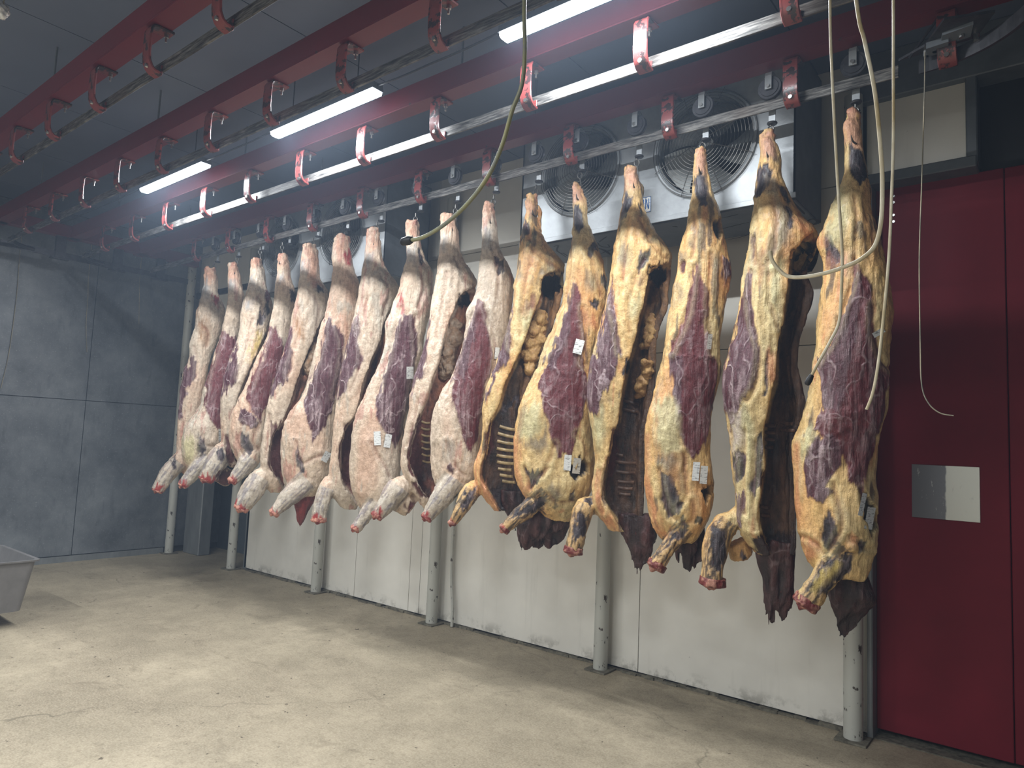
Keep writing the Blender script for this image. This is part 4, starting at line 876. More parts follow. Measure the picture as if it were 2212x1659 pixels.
car(kind='Fy', rows=r_('G', (363, 658, 685), (400, 645, 735), (450, 618, 768), (520, 615, 785), (600, 624, 812), (650, 625, 830), (740, 612, 818), (820, 597, 830), (900, 586, 868), (960, 583, 905), (1040, 580, 938), (1120, 570, 972), (1200, 556, 1032), (1280, 541, 1112), (1340, 529, 1172), (1375, 525, 1192), (1410, 520, 1185, 1130), (1470, 514, 1185, 1020), (1560, 505, 1162, 945), (1640, 495, 1140, 950)) +
    r_('H', (100, 482, 1082, 922), (180, 475, 1078, 905), (250, 465, 1092, 900), (310, 455, 1145, 890), (400, 445, 1142, 880), (500, 430, 1112, 860), (600, 415, 1082, 850), (700, 400, 1052, 832), (800, 370, 1018, 810), (900, 340, 1000, 792), (1000, 310, 992, 785), (1100, 285, 1005, 785), (1200, 270, 1025, 785), (1300, 272, 1045, 750), (1400, 280, 1065, 720), (1500, 295, 1064, 705), (1620, 310, 1060, 680)) +
    r_('I', (80, 244, 740, 503), (150, 255, 740, 500), (250, 265, 736, 500), (350, 275, 735, 500), (450, 281, 735, 482), (550, 290, 735, 470), (650, 298, 735, 450), (750, 303, 735, 445), (850, 332, 735, 470), (920, 380, 735, 520), (990, 430, 720, 540)),
    limbs=[('I', [(330, 680, 40, .03), (235, 770, 72, 0), (175, 860, 76, -.03), (150, 980, 74, -.05), (138, 1090, 66, -.06), (128, 1200, 70, -.06)]), ('I', [(300, 900, 60, .06), (340, 1000, 68, .08)])],
    neck=r_('I', (900, 440, 735), (1000, 438, 722), (1100, 455, 715), (1200, 478, 711), (1280, 484, 715), (1340, 488, 700), (1400, 490, 660), (1445, 495, 630)),
    patches=[('T', 'G', [(615, 365), (740, 380), (785, 520), (760, 600), (640, 600), (612, 450)]), ('D', 'G', [(650, 690), (738, 720), (722, 850), (660, 975), (600, 1025), (583, 960), (598, 800), (620, 720)]), ('D', 'G', [(800, 880), (850, 900), (930, 1050), (905, 1070), (830, 960)]), ('S', 'G', [(700, 800), (800, 880), (780, 980), (700, 960)]),
             ('S', 'G', [(840, 1100), (900, 1090), (950, 1250), (900, 1420), (800, 1520), (740, 1600), (790, 1350)]), ('D', 'G', [(880, 1090), (940, 1120), (950, 1300), (915, 1320), (890, 1200)]), ('N', 'G', [(540, 1350), (580, 1400), (570, 1580), (545, 1600), (530, 1450)]), ('O', 'G', [(960, 1110), (1190, 1370), (1050, 1430), (1000, 1300)]),
             ('H', 'G', [(1030, 1450), (1150, 1420), (1185, 1480), (1150, 1600), (1050, 1700), (940, 1700), (950, 1560)]), ('H', 'H', [(945, 0), (1160, 0), (1060, 80), (1040, 140), (930, 100)]), ('G', 'H', [(600, 0), (700, 0), (690, 250), (620, 300), (600, 200)]), ('V', 'H', [(720, 100), (870, 60), (850, 250), (780, 500), (740, 480), (710, 300)]),
             ('P', 'H', [(548, 150), (542, 400), (548, 600), (602, 850), (622, 950), (590, 1200), (510, 1350), (400, 1500), (330, 1690), (285, 1500), (265, 1250), (295, 1050), (395, 750), (445, 400), (475, 250)]),
             ('D', 'H', [(690, 980), (722, 920), (705, 1200), (690, 1340), (655, 1352), (665, 1100)]), ('O', 'H', [(720, 920), (780, 950), (785, 1200), (720, 1250), (705, 1100)]), ('W', 'I', [(245, 0), (350, 0), (340, 150), (300, 300), (262, 200)]), ('V', 'I', [(350, 0), (420, 60), (400, 300), (360, 260), (345, 120)]),
             ('D', 'I', [(285, 270), (345, 255), (350, 400), (285, 490)]), ('D', 'I', [(438, 170), (492, 90), (492, 450), (440, 600), (400, 520), (430, 350)]), ('P', 'I', [(300, 560), (340, 500), (360, 650), (330, 800), (305, 740)]), ('D', 'I', [(120, 790), (220, 850), (232, 1000), (185, 1110), (108, 1090), (130, 950)]), ('D', 'I', [(330, 930), (390, 990), (380, 1060), (340, 1020)]),
             ('R', 'I', [(50, 1160), (140, 1190), (205, 1170), (190, 1260), (120, 1290), (55, 1230)]), ('K', 'I', [(400, 850), (540, 880), (740, 800), (740, 1100), (430, 1060)])],
    ribs=('I', [(512, 60, 585, 66), (512, 110, 580, 115), (512, 160, 575, 164), (508, 215, 570, 220), (625, 40, 720, 52), (625, 90, 715, 100), (470, 640, 540, 650), (462, 700, 545, 712)]), ribm='rib_dark')
car(kind='Fy', rows=r_('G', (184, 1498, 1528), (210, 1470, 1550), (240, 1440, 1568), (320, 1436, 1588), (400, 1430, 1598), (480, 1438, 1596), (560, 1440, 1602), (640, 1443, 1622), (720, 1440, 1640), (800, 1424, 1656), (900, 1385, 1680), (1000, 1345, 1702), (1100, 1305, 1695), (1200, 1270, 1705), (1280, 1240, 1738), (1345, 1190, 1760), (1410, 1163, 1775), (1470, 1182, 1790), (1560, 1238, 1800), (1640, 1243, 1812)) +
    r_('H', (100, 1240, 1840), (200, 1230, 1850), (350, 1205, 1872), (500, 1195, 1898), (560, 1190, 1903), (640, 1178, 1896), (760, 1165, 1880), (900, 1150, 1862), (1020, 1135, 1860), (1100, 1122, 1866), (1200, 1110, 1866), (1300, 1100, 1860), (1400, 1066, 1850), (1500, 1035, 1832), (1620, 1005, 1802)) +
    r_('I', (60, 755, 1345), (130, 730, 1335), (180, 700, 1322), (205, 690, 1318), (240, 703, 1312), (300, 705, 1305), (400, 712, 1300), (500, 715, 1308), (600, 718, 1322), (700, 725, 1326), (800, 738, 1318), (880, 755, 1300), (960, 770, 1282), (1040, 800, 1262), (1100, 840, 1246), (1150, 880, 1230)),
    limbs=[('I', [(1150, 860, 85, 0), (1070, 960, 78, -.04), (970, 1100, 72, -.08), (880, 1225, 60, -.10), (790, 1345, 66, -.11)]), ('I', [(1140, 890, 30, -.10), (1120, 960, 20, -.12)])],
    neck=r_('I', (1060, 960, 1240), (1150, 942, 1250), (1230, 940, 1275), (1300, 948, 1308), (1345, 962, 1305), (1390, 975, 1240), (1450, 990, 1200), (1500, 1005, 1110), (1565, 1018, 1050)),
    patches=[('T', 'G', [(1440, 190), (1570, 200), (1595, 400), (1590, 540), (1520, 560), (1430, 460)]), ('D', 'G', [(1448, 490), (1592, 560), (1645, 700), (1650, 820), (1600, 880), (1535, 845), (1460, 700), (1440, 560)]), ('D', 'G', [(1250, 1380), (1335, 1400), (1400, 1560), (1382, 1625), (1258, 1605)]), ('S', 'G', [(1478, 1190), (1512, 1210), (1522, 1390), (1490, 1380)]),
             ('S', 'G', [(1690, 1180), (1730, 1220), (1810, 1500), (1745, 1420)]), ('O', 'G', [(1163, 1380), (1240, 1300), (1250, 1480), (1190, 1480)]), ('C', 'H', [(1245, 20), (1390, 20), (1400, 130), (1250, 140)]), ('V', 'G', [(1380, 920), (1440, 860), (1480, 1150), (1380, 1500), (1250, 1330)]), ('T', 'H', [(1430, 0), (1530, 0), (1520, 120), (1460, 200)]),
             ('M', 'H', [(1540, 40), (1600, 150), (1682, 300), (1712, 500), (1702, 700), (1742, 900), (1795, 1000), (1866, 1050), (1852, 1300), (1805, 1500), (1762, 1700), (1275, 1700), (1240, 1400), (1200, 1200), (1178, 1050), (1350, 750), (1450, 500), (1520, 200)]),
             ('P', 'H', [(1520, 200), (1600, 200), (1560, 700), (1440, 1300), (1330, 1650), (1270, 1650), (1235, 1400), (1178, 1050), (1350, 750), (1450, 500)]),
             ('M', 'I', [(860, 80), (935, -5), (1335, -5), (1302, 130), (1272, 280), (1212, 460), (1195, 600), (1150, 500), (1092, 480), (1100, 350), (1000, 200)]), ('P', 'I', [(790, 300), (900, 130), (1040, 180), (1060, 330), (945, 500), (1010, 560), (900, 610), (800, 560)]), ('V', 'I', [(745, 150), (850, 60), (860, 160), (780, 330), (760, 600), (730, 400)]),
             ('O', 'I', [(760, 870), (900, 870), (890, 1000), (800, 1050)]), ('O', 'I', [(700, 200), (750, 180), (760, 400), (745, 800), (720, 700)]), ('D', 'I', [(910, 720), (960, 640), (1012, 780), (1032, 850), (960, 965), (918, 900)]), ('H', 'I', [(1230, 540), (1300, 660), (1322, 760), (1270, 845), (1205, 720), (1195, 600)]),
             ('D', 'I', [(960, 1010), (1120, 960), (1120, 1080), (990, 1225), (905, 1290), (855, 1200), (890, 1100)]), ('Y', 'I', [(980, 1080), (1040, 1010), (1060, 1060), (990, 1160), (880, 1260), (850, 1230)]), ('D', 'I', [(1170, 880), (1230, 890), (1220, 980), (1160, 970)]), ('R', 'I', [(720, 1290), (800, 1320), (860, 1370), (800, 1420), (715, 1390)]), ('O', 'I', [(1130, 840), (1170, 850), (1150, 930), (1110, 920)])],
    tags=[('I', 1205, 630, 34, 165, 12), ('I', 1258, 728, 58, 160, 10), ('H', 1762, 745, 50, 120, 60)])
LBL = ['pale carcass half with red shank stump, farthest left beside the corner post',
       'pale carcass half with a long dark red flank, second from the far left',
       'pale carcass half with a yellow fat streak, third from the far left',
       'pale carcass half with a smooth maroon flank, fourth from the far left',
       'pale carcass half with an open red-lined belly, fifth from the far left',
       'pale carcass half with streaked purple flank and a tilted tag low down',
       'pale carcass half with open belly and broad peach thigh, seventh from the far left',
       'pale carcass half with one tag on its flank and two on its belly',
       'pale carcass half with open belly, just right of the three-tag carcass',
       'palest last carcass half before the yellow ones, with long maroon flank',
       'yellow carcass half with open belly showing a row of ribs',
       'yellow carcass half with a tag on its red flank and two paper tags low down',
       'yellow carcass half with open dark belly and curled orange edge, left of the large fan',
       'yellow carcass half with deep red flank, hanging in front of the large fan',
       'yellow carcass half with a dark open cavity and long black neck, second from the right',
       'yellow carcass half nearest the red door, rightmost and largest']

FOLDS = {
 15: [('I', [(1000, 480), (1020, 600), (1055, 720), (1040, 830), (970, 960)]), ('H', [(1540, 30), (1520, 180), (1450, 450), (1350, 750), (1180, 1050)]), ('H', [(1710, 500), (1700, 700), (1760, 950), (1862, 1080)]), ('I', [(1110, 850), (1180, 920), (1250, 940)]), ('G', [(1530, 1000), (1545, 1250), (1530, 1600)]), ('I', [(770, 860), (860, 900), (930, 980)]), ('I', [(1190, 520), (1210, 660), (1270, 850)])],
 14: [('G', [(590, 1050), (600, 1300), (570, 1640)]), ('G', [(745, 1000), (790, 1250), (740, 1640)]), ('H', [(705, 60), (715, 450), (805, 690)]), ('H', [(548, 150), (545, 600), (622, 900), (600, 1200), (500, 1400)]), ('I', [(350, 100), (345, 400), (360, 700)]), ('I', [(430, 180), (420, 500), (440, 800)])],
 13: [('F', [(715, 740), (730, 900), (780, 1060), (850, 1090)]), ('F', [(880, 640), (905, 800), (900, 930), (850, 1000)]), ('F', [(930, 960), (940, 1080), (880, 1120)]), ('E', [(885, 960), (850, 1080), (830, 1250), (770, 1470), (690, 1660)]), ('E', [(985, 900), (990, 1150), (985, 1350), (1005, 1650)]), ('E', [(860, 560), (870, 760), (850, 930)])],
 12: [('E', [(232, 1080), (228, 1280), (270, 1500), (285, 1660)]), ('E', [(480, 940), (400, 1100), (350, 1280), (365, 1500)]), ('E', [(360, 620), (330, 850), (300, 1100)]), ('F', [(310, 750), (290, 900), (330, 1040)]), ('E', [(440, 620), (520, 800), (630, 930)])],
 11: [('C', [(980, 470), (965, 700), (930, 950), (850, 1200), (770, 1400), (680, 1640)]), ('C', [(1100, 560), (1190, 800), (1240, 1000)]), ('D', [(640, 870), (705, 700), (745, 610)]), ('D', [(510, 790), (545, 970), (600, 880), (690, 800)]), ('D', [(690, 1000), (780, 1080), (880, 1060)]), ('C', [(1075, 1100), (1110, 1350), (1080, 1600)]), ('D', [(930, 520), (990, 620), (1010, 700)])],
 10: [('C', [(660, 500), (600, 700), (560, 900), (520, 1150), (505, 1350)]), ('C', [(460, 950), (440, 1300), (440, 1450)]), ('C', [(620, 560), (740, 680), (880, 760)]), ('C', [(560, 330), (600, 480), (640, 520)])],
 9: [('B', [(700, 540), (640, 700), (592, 860), (560, 960)]), ('B', [(738, 560), (782, 700), (770, 900), (730, 1060)]), ('B', [(560, 1180), (590, 1260), (640, 1330)]), ('B', [(770, 280), (800, 400), (790, 520)])],
 8: [('B', [(560, 400), (540, 560), (505, 760)]), ('B', [(600, 330), (640, 420), (690, 470)]), ('B', [(430, 980), (410, 1080), (380, 1200)])],
 7: [('B', [(350, 560), (300, 760), (240, 960)]), ('B', [(415, 600), (420, 800), (400, 950), (365, 1120)]), ('B', [(220, 1180), (262, 1260), (300, 1340)]), ('B', [(440, 400), (460, 480), (430, 560)])],
 6: [('B', [(212, 420), (192, 560), (162, 640)]), ('B', [(150, 600), (178, 780), (120, 950)]), ('B', [(260, 420), (300, 480), (270, 600)])],
 5: [('A', [(1030, 390), (980, 640), (900, 800), (810, 980)]), ('A', [(850, 1110), (885, 1230), (960, 1200), (1060, 1180)]), ('A', [(1100, 430), (1120, 600), (1080, 850)])],
 4: [('A', [(870, 330), (860, 500), (810, 720)]), ('A', [(930, 220), (990, 330), (960, 460)]), ('A', [(700, 950), (690, 1080), (680, 1200)])],
 3: [('A', [(700, 440), (640, 640), (590, 800)]), ('A', [(640, 1000), (610, 1100), (640, 1150)]), ('A', [(540, 1000), (520, 1100), (560, 1200)])],
 2: [('A', [(600, 400), (560, 600), (520, 740)]), ('A', [(640, 260), (660, 350), (640, 430)])],
 1: [('A', [(430, 460), (370, 640), (330, 800)]), ('A', [(300, 1040), (330, 1120), (380, 1130)])],
 0: [('A', [(270, 560), (290, 640), (280, 740)]), ('A', [(300, 420), (345, 480), (330, 560)]), ('A', [(200, 1000), (195, 1120), (220, 1220)])]}
BULGE = {15: [('I', 1160, 740, 150, 200, .024), ('G', 1480, 1180, 190, 300, .016), ('H', 1400, 1150, 180, 350, .016)], 13: [('F', 985, 1010, 100, 150, .022), ('E', 920, 820, 130, 230, .012), ('F', 730, 450, 110, 250, .014)],
 11: [('D', 850, 940, 180, 150, .024), ('C', 1060, 820, 110, 300, .010), ('D', 560, 400, 120, 250, .014)], 12: [('E', 400, 760, 120, 220, .014), ('F', 200, 1020, 60, 70, .010)], 14: [('I', 170, 800, 80, 90, .014), ('G', 760, 1300, 170, 300, .012)],
 9: [('B', 680, 1290, 60, 90, .020), ('B', 790, 450, 60, 120, .012)], 7: [('B', 320, 1350, 60, 90, .018)], 5: [('A', 1000, 1200, 70, 110, .020)], 3: [('A', 650, 1060, 60, 90, .014)]}
def dist_line(px, py, pts):
    d = np.full(px.shape, 1e18)
    for a, b in zip(pts[:-1], pts[1:]):
        e = b - a; t = np.clip(((px - a[0]) * e[0] + (py - a[1]) * e[1]) / (e @ e + 1e-9), 0, 1)
        d = np.minimum(d, (px - a[0] - e[0] * t) ** 2 + (py - a[1] - e[1] * t) ** 2)
    return np.sqrt(d)
def sdf_poly(px, py, poly):
    """signed distance (positive inside), numpy"""
    poly = np.array(poly, float); n = len(poly); d = np.full(px.shape, 1e18); ins = np.zeros(px.shape, bool)
    for i in range(n):
        a = poly[i]; b = poly[(i + 1) % n]; e = b - a; wx = px - a[0]; wy = py - a[1]
        t = np.clip((wx * e[0] + wy * e[1]) / (e @ e + 1e-9), 0, 1)
        d = np.minimum(d, (wx - e[0] * t) ** 2 + (wy - e[1] * t) ** 2)
        c = ((a[1] > py) != (b[1] > py)) & (px < (b[0] - a[0]) * (py - a[1]) / (b[1] - a[1] + 1e-12) + a[0])
        ins ^= c
    d = np.sqrt(d); return np.where(ins, d, -d)

def remesh(mb, voxel, smooth_it=2):
    me = bpy.data.meshes.new('tmp'); me.from_pydata(mb.v, [], mb.f); me.validate()
    import bmesh
    bm = bmesh.new(); bm.from_mesh(me); bmesh.ops.recalc_face_normals(bm, faces=bm.faces); bm.to_mesh(me); bm.free()
    ob = bpy.data.objects.new('tmp', me); COL.objects.link(ob)
    md = ob.modifiers.new('r', 'REMESH'); md.mode = 'VOXEL'; md.voxel_size = voxel; md.use_smooth_shade = True
    if smooth_it:
        s = ob.modifiers.new('s', 'SMOOTH'); s.iterations = smooth_it; s.factor = .5
    dg = bpy.context.evaluated_depsgraph_get(); dg.update()
    out = bpy.data.meshes.new_from_object(ob.evaluated_get(dg))
    bpy.data.objects.remove(ob); bpy.data.meshes.remove(me)
    return out
def get_co(me):
    a = np.empty(len(me.vertices) * 3, np.float32); me.vertices.foreach_get('co', a); return a.reshape(-1, 3).astype(float)
def get_no(me):
    a = np.empty(len(me.vertices) * 3, np.float32); me.vertices.foreach_get('normal', a); return a.reshape(-1, 3).astype(float)

class Frame:
    """upright frame at a hook: a to the right, d away from the viewer, z up"""
    def __init__(s, P):
        s.o = np.array([P[0], 3.70, P[2]])
        h = np.array([s.o[0], s.o[1]]); h /= np.linalg.norm(h)
        s.d = np.array([h[0], h[1], 0]); s.a = np.array([h[1], -h[0], 0]); s.rz = math.atan2(s.a[1], s.a[0])
    def uv(s, px, py, d=0.0):
        """picture point -> (a, z) on the upright plane at depth d"""
        r = ray(px, py); c = np.array([0, 0, CAMH]); o = s.o + s.d * d
        t = ((o - c) @ s.d) / (r @ s.d); q = c + r * t - s.o
        return float(q @ s.a), float(q[2])
    def world(s, L): return s.o + L[:, :1] * s.a + L[:, 1:2] * s.d + L[:, 2:3] * np.array([0, 0, 1.0])

def loft(mb, F, rows, kd, nrow, ragged=None, seed=0, dshift=0.0, minr=.028):
    data = []
    for r in rows:
        v, y, l, rr = r[:4]; lip = r[4] if len(r) > 4 else None
        pl_ = V(v, l, y); pr = V(v, rr, y)
        a0, z0 = F.uv(*pl_); a1, z1 = F.uv(*pr)
        al = F.uv(*V(v, lip, y))[0] if lip is not None else a1
        data.append(((z0 + z1) / 2, a0, a1, al, 0.0 if lip is None else 1.0))
    data = np.array(data); data = data[np.argsort(-data[:, 0])]
    if not ragged:
        data[0, 1] += .85 * (data[1, 1] - data[0, 1]); data[0, 2] += .85 * (data[1, 2] - data[0, 2]); data[0, 3] = data[0, 2]
    zz = np.linspace(data[0, 0], data[-1, 0], nrow)
    f = lambda c: np.interp(-zz, -data[:, 0], data[:, c])
    a0, a1, al, op = f(1), f(2), f(3), f(4)
    ker = np.array([.25, .5, .25])
    def sm(a):
        for _ in range(2):
            b = np.convolve(np.pad(a, 1, mode='edge'), ker, 'valid'); b[0] = a[0]; b[-1] = a[-1]; a = b
        return a
    a0, a1, al, op = map(sm, (a0, a1, al, op))
    NO, NI = 44, 36; vs = []
    rs = np.random.RandomState(seed)
    for i, z in enumerate(zz):
        cx_ = (a0[i] + a1[i]) / 2; rx = max((a1[i] - a0[i]) / 2, .004)
        k = kd(i / (nrow - 1), op[i]); rd = max(min(rx * k, .17), min(minr, rx * 1.3))
        endt = min(1.0, .25 + 6 * min(i, nrow - 1 - i) / nrow * 3)
        cosl = np.clip((al[i] - cx_) / rx, -.93, 1); phl = math.acos(cosl) if op[i] > .02 else .02
        t_ = .97 + (.24 - .97) * min(1, op[i] * 1.0)
        po = np.linspace(phl, 2 * math.pi - .03, NO); pi_ = np.linspace(2 * math.pi - .03, phl, NI)
        th = max(.030 / rx, t_) if op[i] > .5 else t_
        th = min(th, .97); thd = max(.045 / rd, t_) if op[i] > .5 else t_; thd = min(thd, .97)
        for p in po: vs.append((cx_ + rx * math.cos(p), dshift - rd * math.sin(p), z))
        for p in pi_: vs.append((cx_ + rx * (1 - th) * math.cos(p) + rx * th * (cosl if False else 0) , dshift - rd * (1 - thd) * math.sin(p), z))
    n = NO + NI
    if ragged:
        vs = np.array(vs).reshape(nrow, n, 3); amp = ragged
        ph = np.arange(n) / n * 2 * math.pi
        q = np.stack([np.cos(ph) * 3.1, np.sin(ph) * 3.1, np.full(n, seed * 1.7)], 1)
        jag = fbm(q * 1.3, 3) ; jag = (jag - jag.min()) / (jag.max() - jag.min())
        for i in range(nrow):
            t = (i / (nrow - 1)) ** 2
            vs[i, :, 2] += amp * t * (jag * 1.6 - .4)
        vs = vs.reshape(-1, 3).tolist()
    fs = []
    for i in range(nrow - 1):
        for k in range(n): l = (k + 1) % n; fs.append((i * n + k, i * n + l, (i + 1) * n + l, (i + 1) * n + k))
    # end caps as strips between outer and inner loops
    for base in (0, (nrow - 1) * n):
        for k in range(min(NO, NI) - 1):
            o0 = base + int(k * (NO - 1) / (NI - 1)) if False else None
        fs.append(tuple(base + k for k in range(n)))
    mb.add(vs, fs)
    return zz, a0, a1, al, op

def limb(mb, F, view, pts, sc=1.0):
    s = VIEWS[view][2]; P = []; Rr = []
    for (u, v, r, d) in pts:
        px, py = V(view, u, v); a, z = F.uv(px, py, d)
        dist = np.linalg.norm(F.o - np.array([0, 0, CAMH])); P.append((a, d, z)); Rr.append(r / s / FPX * dist * sc)
    Q = smoothline([p + (r,) for p, r in zip(P, Rr)], 6)
    mb.tube([q[:3] for q in Q], [q[3] for q in Q], 18)

def paint(me, F, C, seed, cav=None):
    co = get_co(me); no = get_no(me); W = F.world(co)
    px, py = project(W); nw = no[:, :1] * F.a + no[:, 1:2] * F.d + no[:, 2:3] * np.array([0, 0, 1.0])
    toc = np.array([0, 0, CAMH]) - W; toc /= np.linalg.norm(toc, axis=1, keepdims=True)
    facing = (nw * toc).sum(1)
    nz = fbm(co * np.array([16, 16, 9.0]) + seed, 4); nz2 = fbm(co * np.array([30, 30, 14.0]) + seed * 3, 3)
    fb = fbm(co * np.array([55, 55, 9.0]) + seed * 5, 3)
    wx = px + nz * 5.0 + fb * 3.0; wy = py + nz2 * 5.0 + fb * 9.0
    base = np.array(PAL[C['kind']][:3]); n = len(co)
    col = np.tile(base, (n, 1)); mus = np.zeros(n); hgt = np.zeros(n)
    # natural variation between fat tones
    v1 = fbm(co * np.array([5, 5, 2.2]) + seed * 7, 4)
    alt = np.array((PAL['V'] if C['kind'] == 'Fy' else PAL['W'])[:3]); t = np.clip(v1 * .6 + .15, 0, .55)[:, None]; col = col * (1 - t) + alt * t
    alt = np.array((PAL['O'] if C['kind'] == 'Fy' else PAL['T'])[:3]); t = np.clip(-v1 * .6 - .08, 0, .45)[:, None]; col = col * (1 - t) + alt * t
    if C['kind'] == 'Fy':
        t = np.clip(fbm(co * np.array([9, 9, 3.5]) + seed * 11, 4) * 1.5 - .95, 0, .6)[:, None]; col = col * (1 - t) + np.array(PAL['S'][:3]) * t
    st = fbm(co * np.array([34, 34, 5.5]) + seed * 13, 3); bl = fbm(co * np.array([7, 7, 4.0]) + seed * 17, 3)
    if C['kind'] == 'Fy':
        t = np.clip((st + bl * .9 - .80) * 3, 0, .75)[:, None]; col = col * (1 - t) + np.array(PAL['D'][:3]) * t
        t = np.clip((-st + bl * .5 - .75) * 2.5, 0, .6)[:, None]; col = col * (1 - t) + np.array(PAL['O'][:3]) * t
    else:
        t = np.clip((st + bl * .9 - .88) * 2.4, 0, .4)[:, None]; col = col * (1 - t) + np.array(PAL['R'][:3]) * t
        t = np.clip((-st + bl * .8 - .8) * 2.5, 0, .7)[:, None]; col = col * (1 - t) + np.array(PAL['W'][:3]) * t
    vis = facing > -.15
    # shanks of the forelegs: long tendons over dark muscle
    for li, (view, pts) in enumerate(C.get('limbs', [])[:1]):
        Q = np.array([V(view, p[0], p[1]) for p in pts]); rr = np.array([p[2] / VIEWS[view][2] for p in pts])
        for (a, b, ra, rb) in zip(Q[1:-1], Q[2:], rr[1:-1], rr[2:]):
            e = b - a; L = np.linalg.norm(e); ex = e / L; t_ = ((px - a[0]) * ex[0] + (py - a[1]) * ex[1]); s_ = (px - a[0]) * -ex[1] + (py - a[1]) * ex[0]
            inside = (np.abs(s_) < ra * 1.15) & (t_ > -ra * .4) & (t_ < L + rb)
            stn = fbm(np.stack([t_ * .035, s_ * .30, np.full(len(px), seed * 2.0)], 1), 3)
            if C['kind'] == 'Fy':
                k1 = np.clip(stn * 3.2 + .25, 0, 1); c1 = np.array(PAL['D'][:3]); c2 = np.array(srgb(206, 172, 122)[:3])
            else:
                k1 = np.clip(stn * 2.4 - .25, 0, .8); c1 = np.array(srgb(116, 112, 122)[:3]); c2 = np.array(PAL['W'][:3])
            m_ = (inside * np.clip(1.3 - np.abs(s_) / ra * .5, 0, 1) * .85)[:, None]; k1 = k1[:, None]
            col = col * (1 - m_) + (c2 * (1 - k1) + c1 * k1) * m_
    # knobbly reddish hock end
    top = np.clip(1 - (co[:, 2].max() - co[:, 2]) / .13, 0, 1); topd = top
    t = (np.clip(top * 1.3, 0, 1) * np.clip(fbm(co * np.array([34, 34, 16.0]) + seed, 3) * 1.6 - .05, 0, .8))[:, None]
    col = col * (1 - t) + (np.array(PAL['R'][:3]) * .6 + np.array(PAL['T'][:3]) * .4) * t
    if cav is not None:
        zz, a0, a1, al, op = cav
        zi = co[:, 2]; f = lambda c: np.interp(-zi, -zz, c)
        al_, op_, a1_ = f(al), f(op), f(a1)
        inner = (op_ > .5) & (co[:, 0] > al_ - .004) & (facing > -.1)
        # front lip keeps fat colour close to the edge
        soft = np.clip((co[:, 0] - al_ - .004) / .012, 0, 1) * np.clip((op_ - .5) * 4, 0, 1) * inner
        cc = np.array(PAL['Cy' if C['kind'] == 'Fy' else 'C'][:3]); var = np.clip(.85 + .7 * nz2 + .5 * st, .35, 2.0)[:, None]
        if C['n'] in (4, 6, 8, 10, 12):
            up = np.clip((co[:, 2] + 1.55) / .45, 0, 1)[:, None] * np.clip(.75 + .8 * nz, .2, 1)[:, None]
            cc = cc * (1 - up) + np.array(srgb(168, 122, 92)[:3] if C['kind'] != 'Fy' else srgb(150, 112, 72)[:3]) * up
        t = soft[:, None]; col = col * (1 - t) + cc * var * t
        hgt -= soft * .0
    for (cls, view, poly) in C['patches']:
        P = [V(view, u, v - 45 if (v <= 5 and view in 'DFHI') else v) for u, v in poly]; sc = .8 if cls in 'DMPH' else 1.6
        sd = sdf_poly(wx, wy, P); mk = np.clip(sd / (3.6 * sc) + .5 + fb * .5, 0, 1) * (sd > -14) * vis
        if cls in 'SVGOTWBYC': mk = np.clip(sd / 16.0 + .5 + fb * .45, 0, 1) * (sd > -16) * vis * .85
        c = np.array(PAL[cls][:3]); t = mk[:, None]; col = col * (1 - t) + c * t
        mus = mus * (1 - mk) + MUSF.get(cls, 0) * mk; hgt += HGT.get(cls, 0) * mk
    key = C['n']; sw_ = 1.0 if key >= 10 else .8
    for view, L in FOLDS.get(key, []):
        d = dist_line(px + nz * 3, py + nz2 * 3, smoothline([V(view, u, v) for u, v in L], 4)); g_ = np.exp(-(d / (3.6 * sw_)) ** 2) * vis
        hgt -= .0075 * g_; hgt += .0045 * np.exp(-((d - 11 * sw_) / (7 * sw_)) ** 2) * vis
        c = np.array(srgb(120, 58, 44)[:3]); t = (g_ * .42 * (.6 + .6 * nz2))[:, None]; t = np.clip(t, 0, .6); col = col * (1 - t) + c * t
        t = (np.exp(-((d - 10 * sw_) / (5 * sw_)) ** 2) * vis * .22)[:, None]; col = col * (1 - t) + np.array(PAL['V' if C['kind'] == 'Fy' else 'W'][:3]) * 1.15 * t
    for view, u, v, ru, rv, h_ in BULGE.get(key, []):
        cx_, cy_ = V(view, u, v); q = ((px - cx_) / (ru / VIEWS[view][2])) ** 2 + ((py - cy_) / (rv / VIEWS[view][2])) ** 2
        hgt += h_ * np.exp(-q) * np.clip(facing, 0, 1)
    disp = hgt + .0062 * fbm(co * np.array([15, 15, 6.0]) + seed, 3) + .0034 * fbm(co * np.array([52, 52, 20.0]), 2) + .016 * topd * fbm(co * 30 + seed, 3)
    ridge = 1 - np.abs(fbm(co * np.array([26, 26, 4.0]) + seed * 2, 2)); disp = disp + .0045 * np.clip(ridge - .72, 0, 1) * 3
    co2 = co + no * disp[:, None]
    me.vertices.foreach_set('co', co2.astype(np.float32).ravel())
    set_cols(me, col, mus)
    return facing
def set_cols(me, col, mus):
    n = len(me.vertices)
    ca = me.color_attributes.new('Col', 'FLOAT_COLOR', 'POINT'); ca.data.foreach_set('color', np.concatenate([np.clip(col, 0, 1), np.ones((n, 1))], 1).astype(np.float32).ravel())
    fa = me.attributes.new('Mus', 'FLOAT', 'POINT'); fa.data.foreach_set('value', np.asarray(mus, np.float32))
    me.materials.clear(); me.materials.append(M['meat'])
    me.polygons.foreach_set('use_smooth', [True] * len(me.polygons)); me.update()

def place_child(name, me, root):
    o = bpy.data.objects.new(name, me); COL.objects.link(o); o.parent = root; return o

def surface_hit(bvh, px, py):
    d = ray(px, py); d = d / np.linalg.norm(d)
    h = bvh.ray_cast(Vector((0, 0, CAMH)), Vector(d))
    return None if h[0] is None else (np.array(h[0]), np.array(h[1]), d)

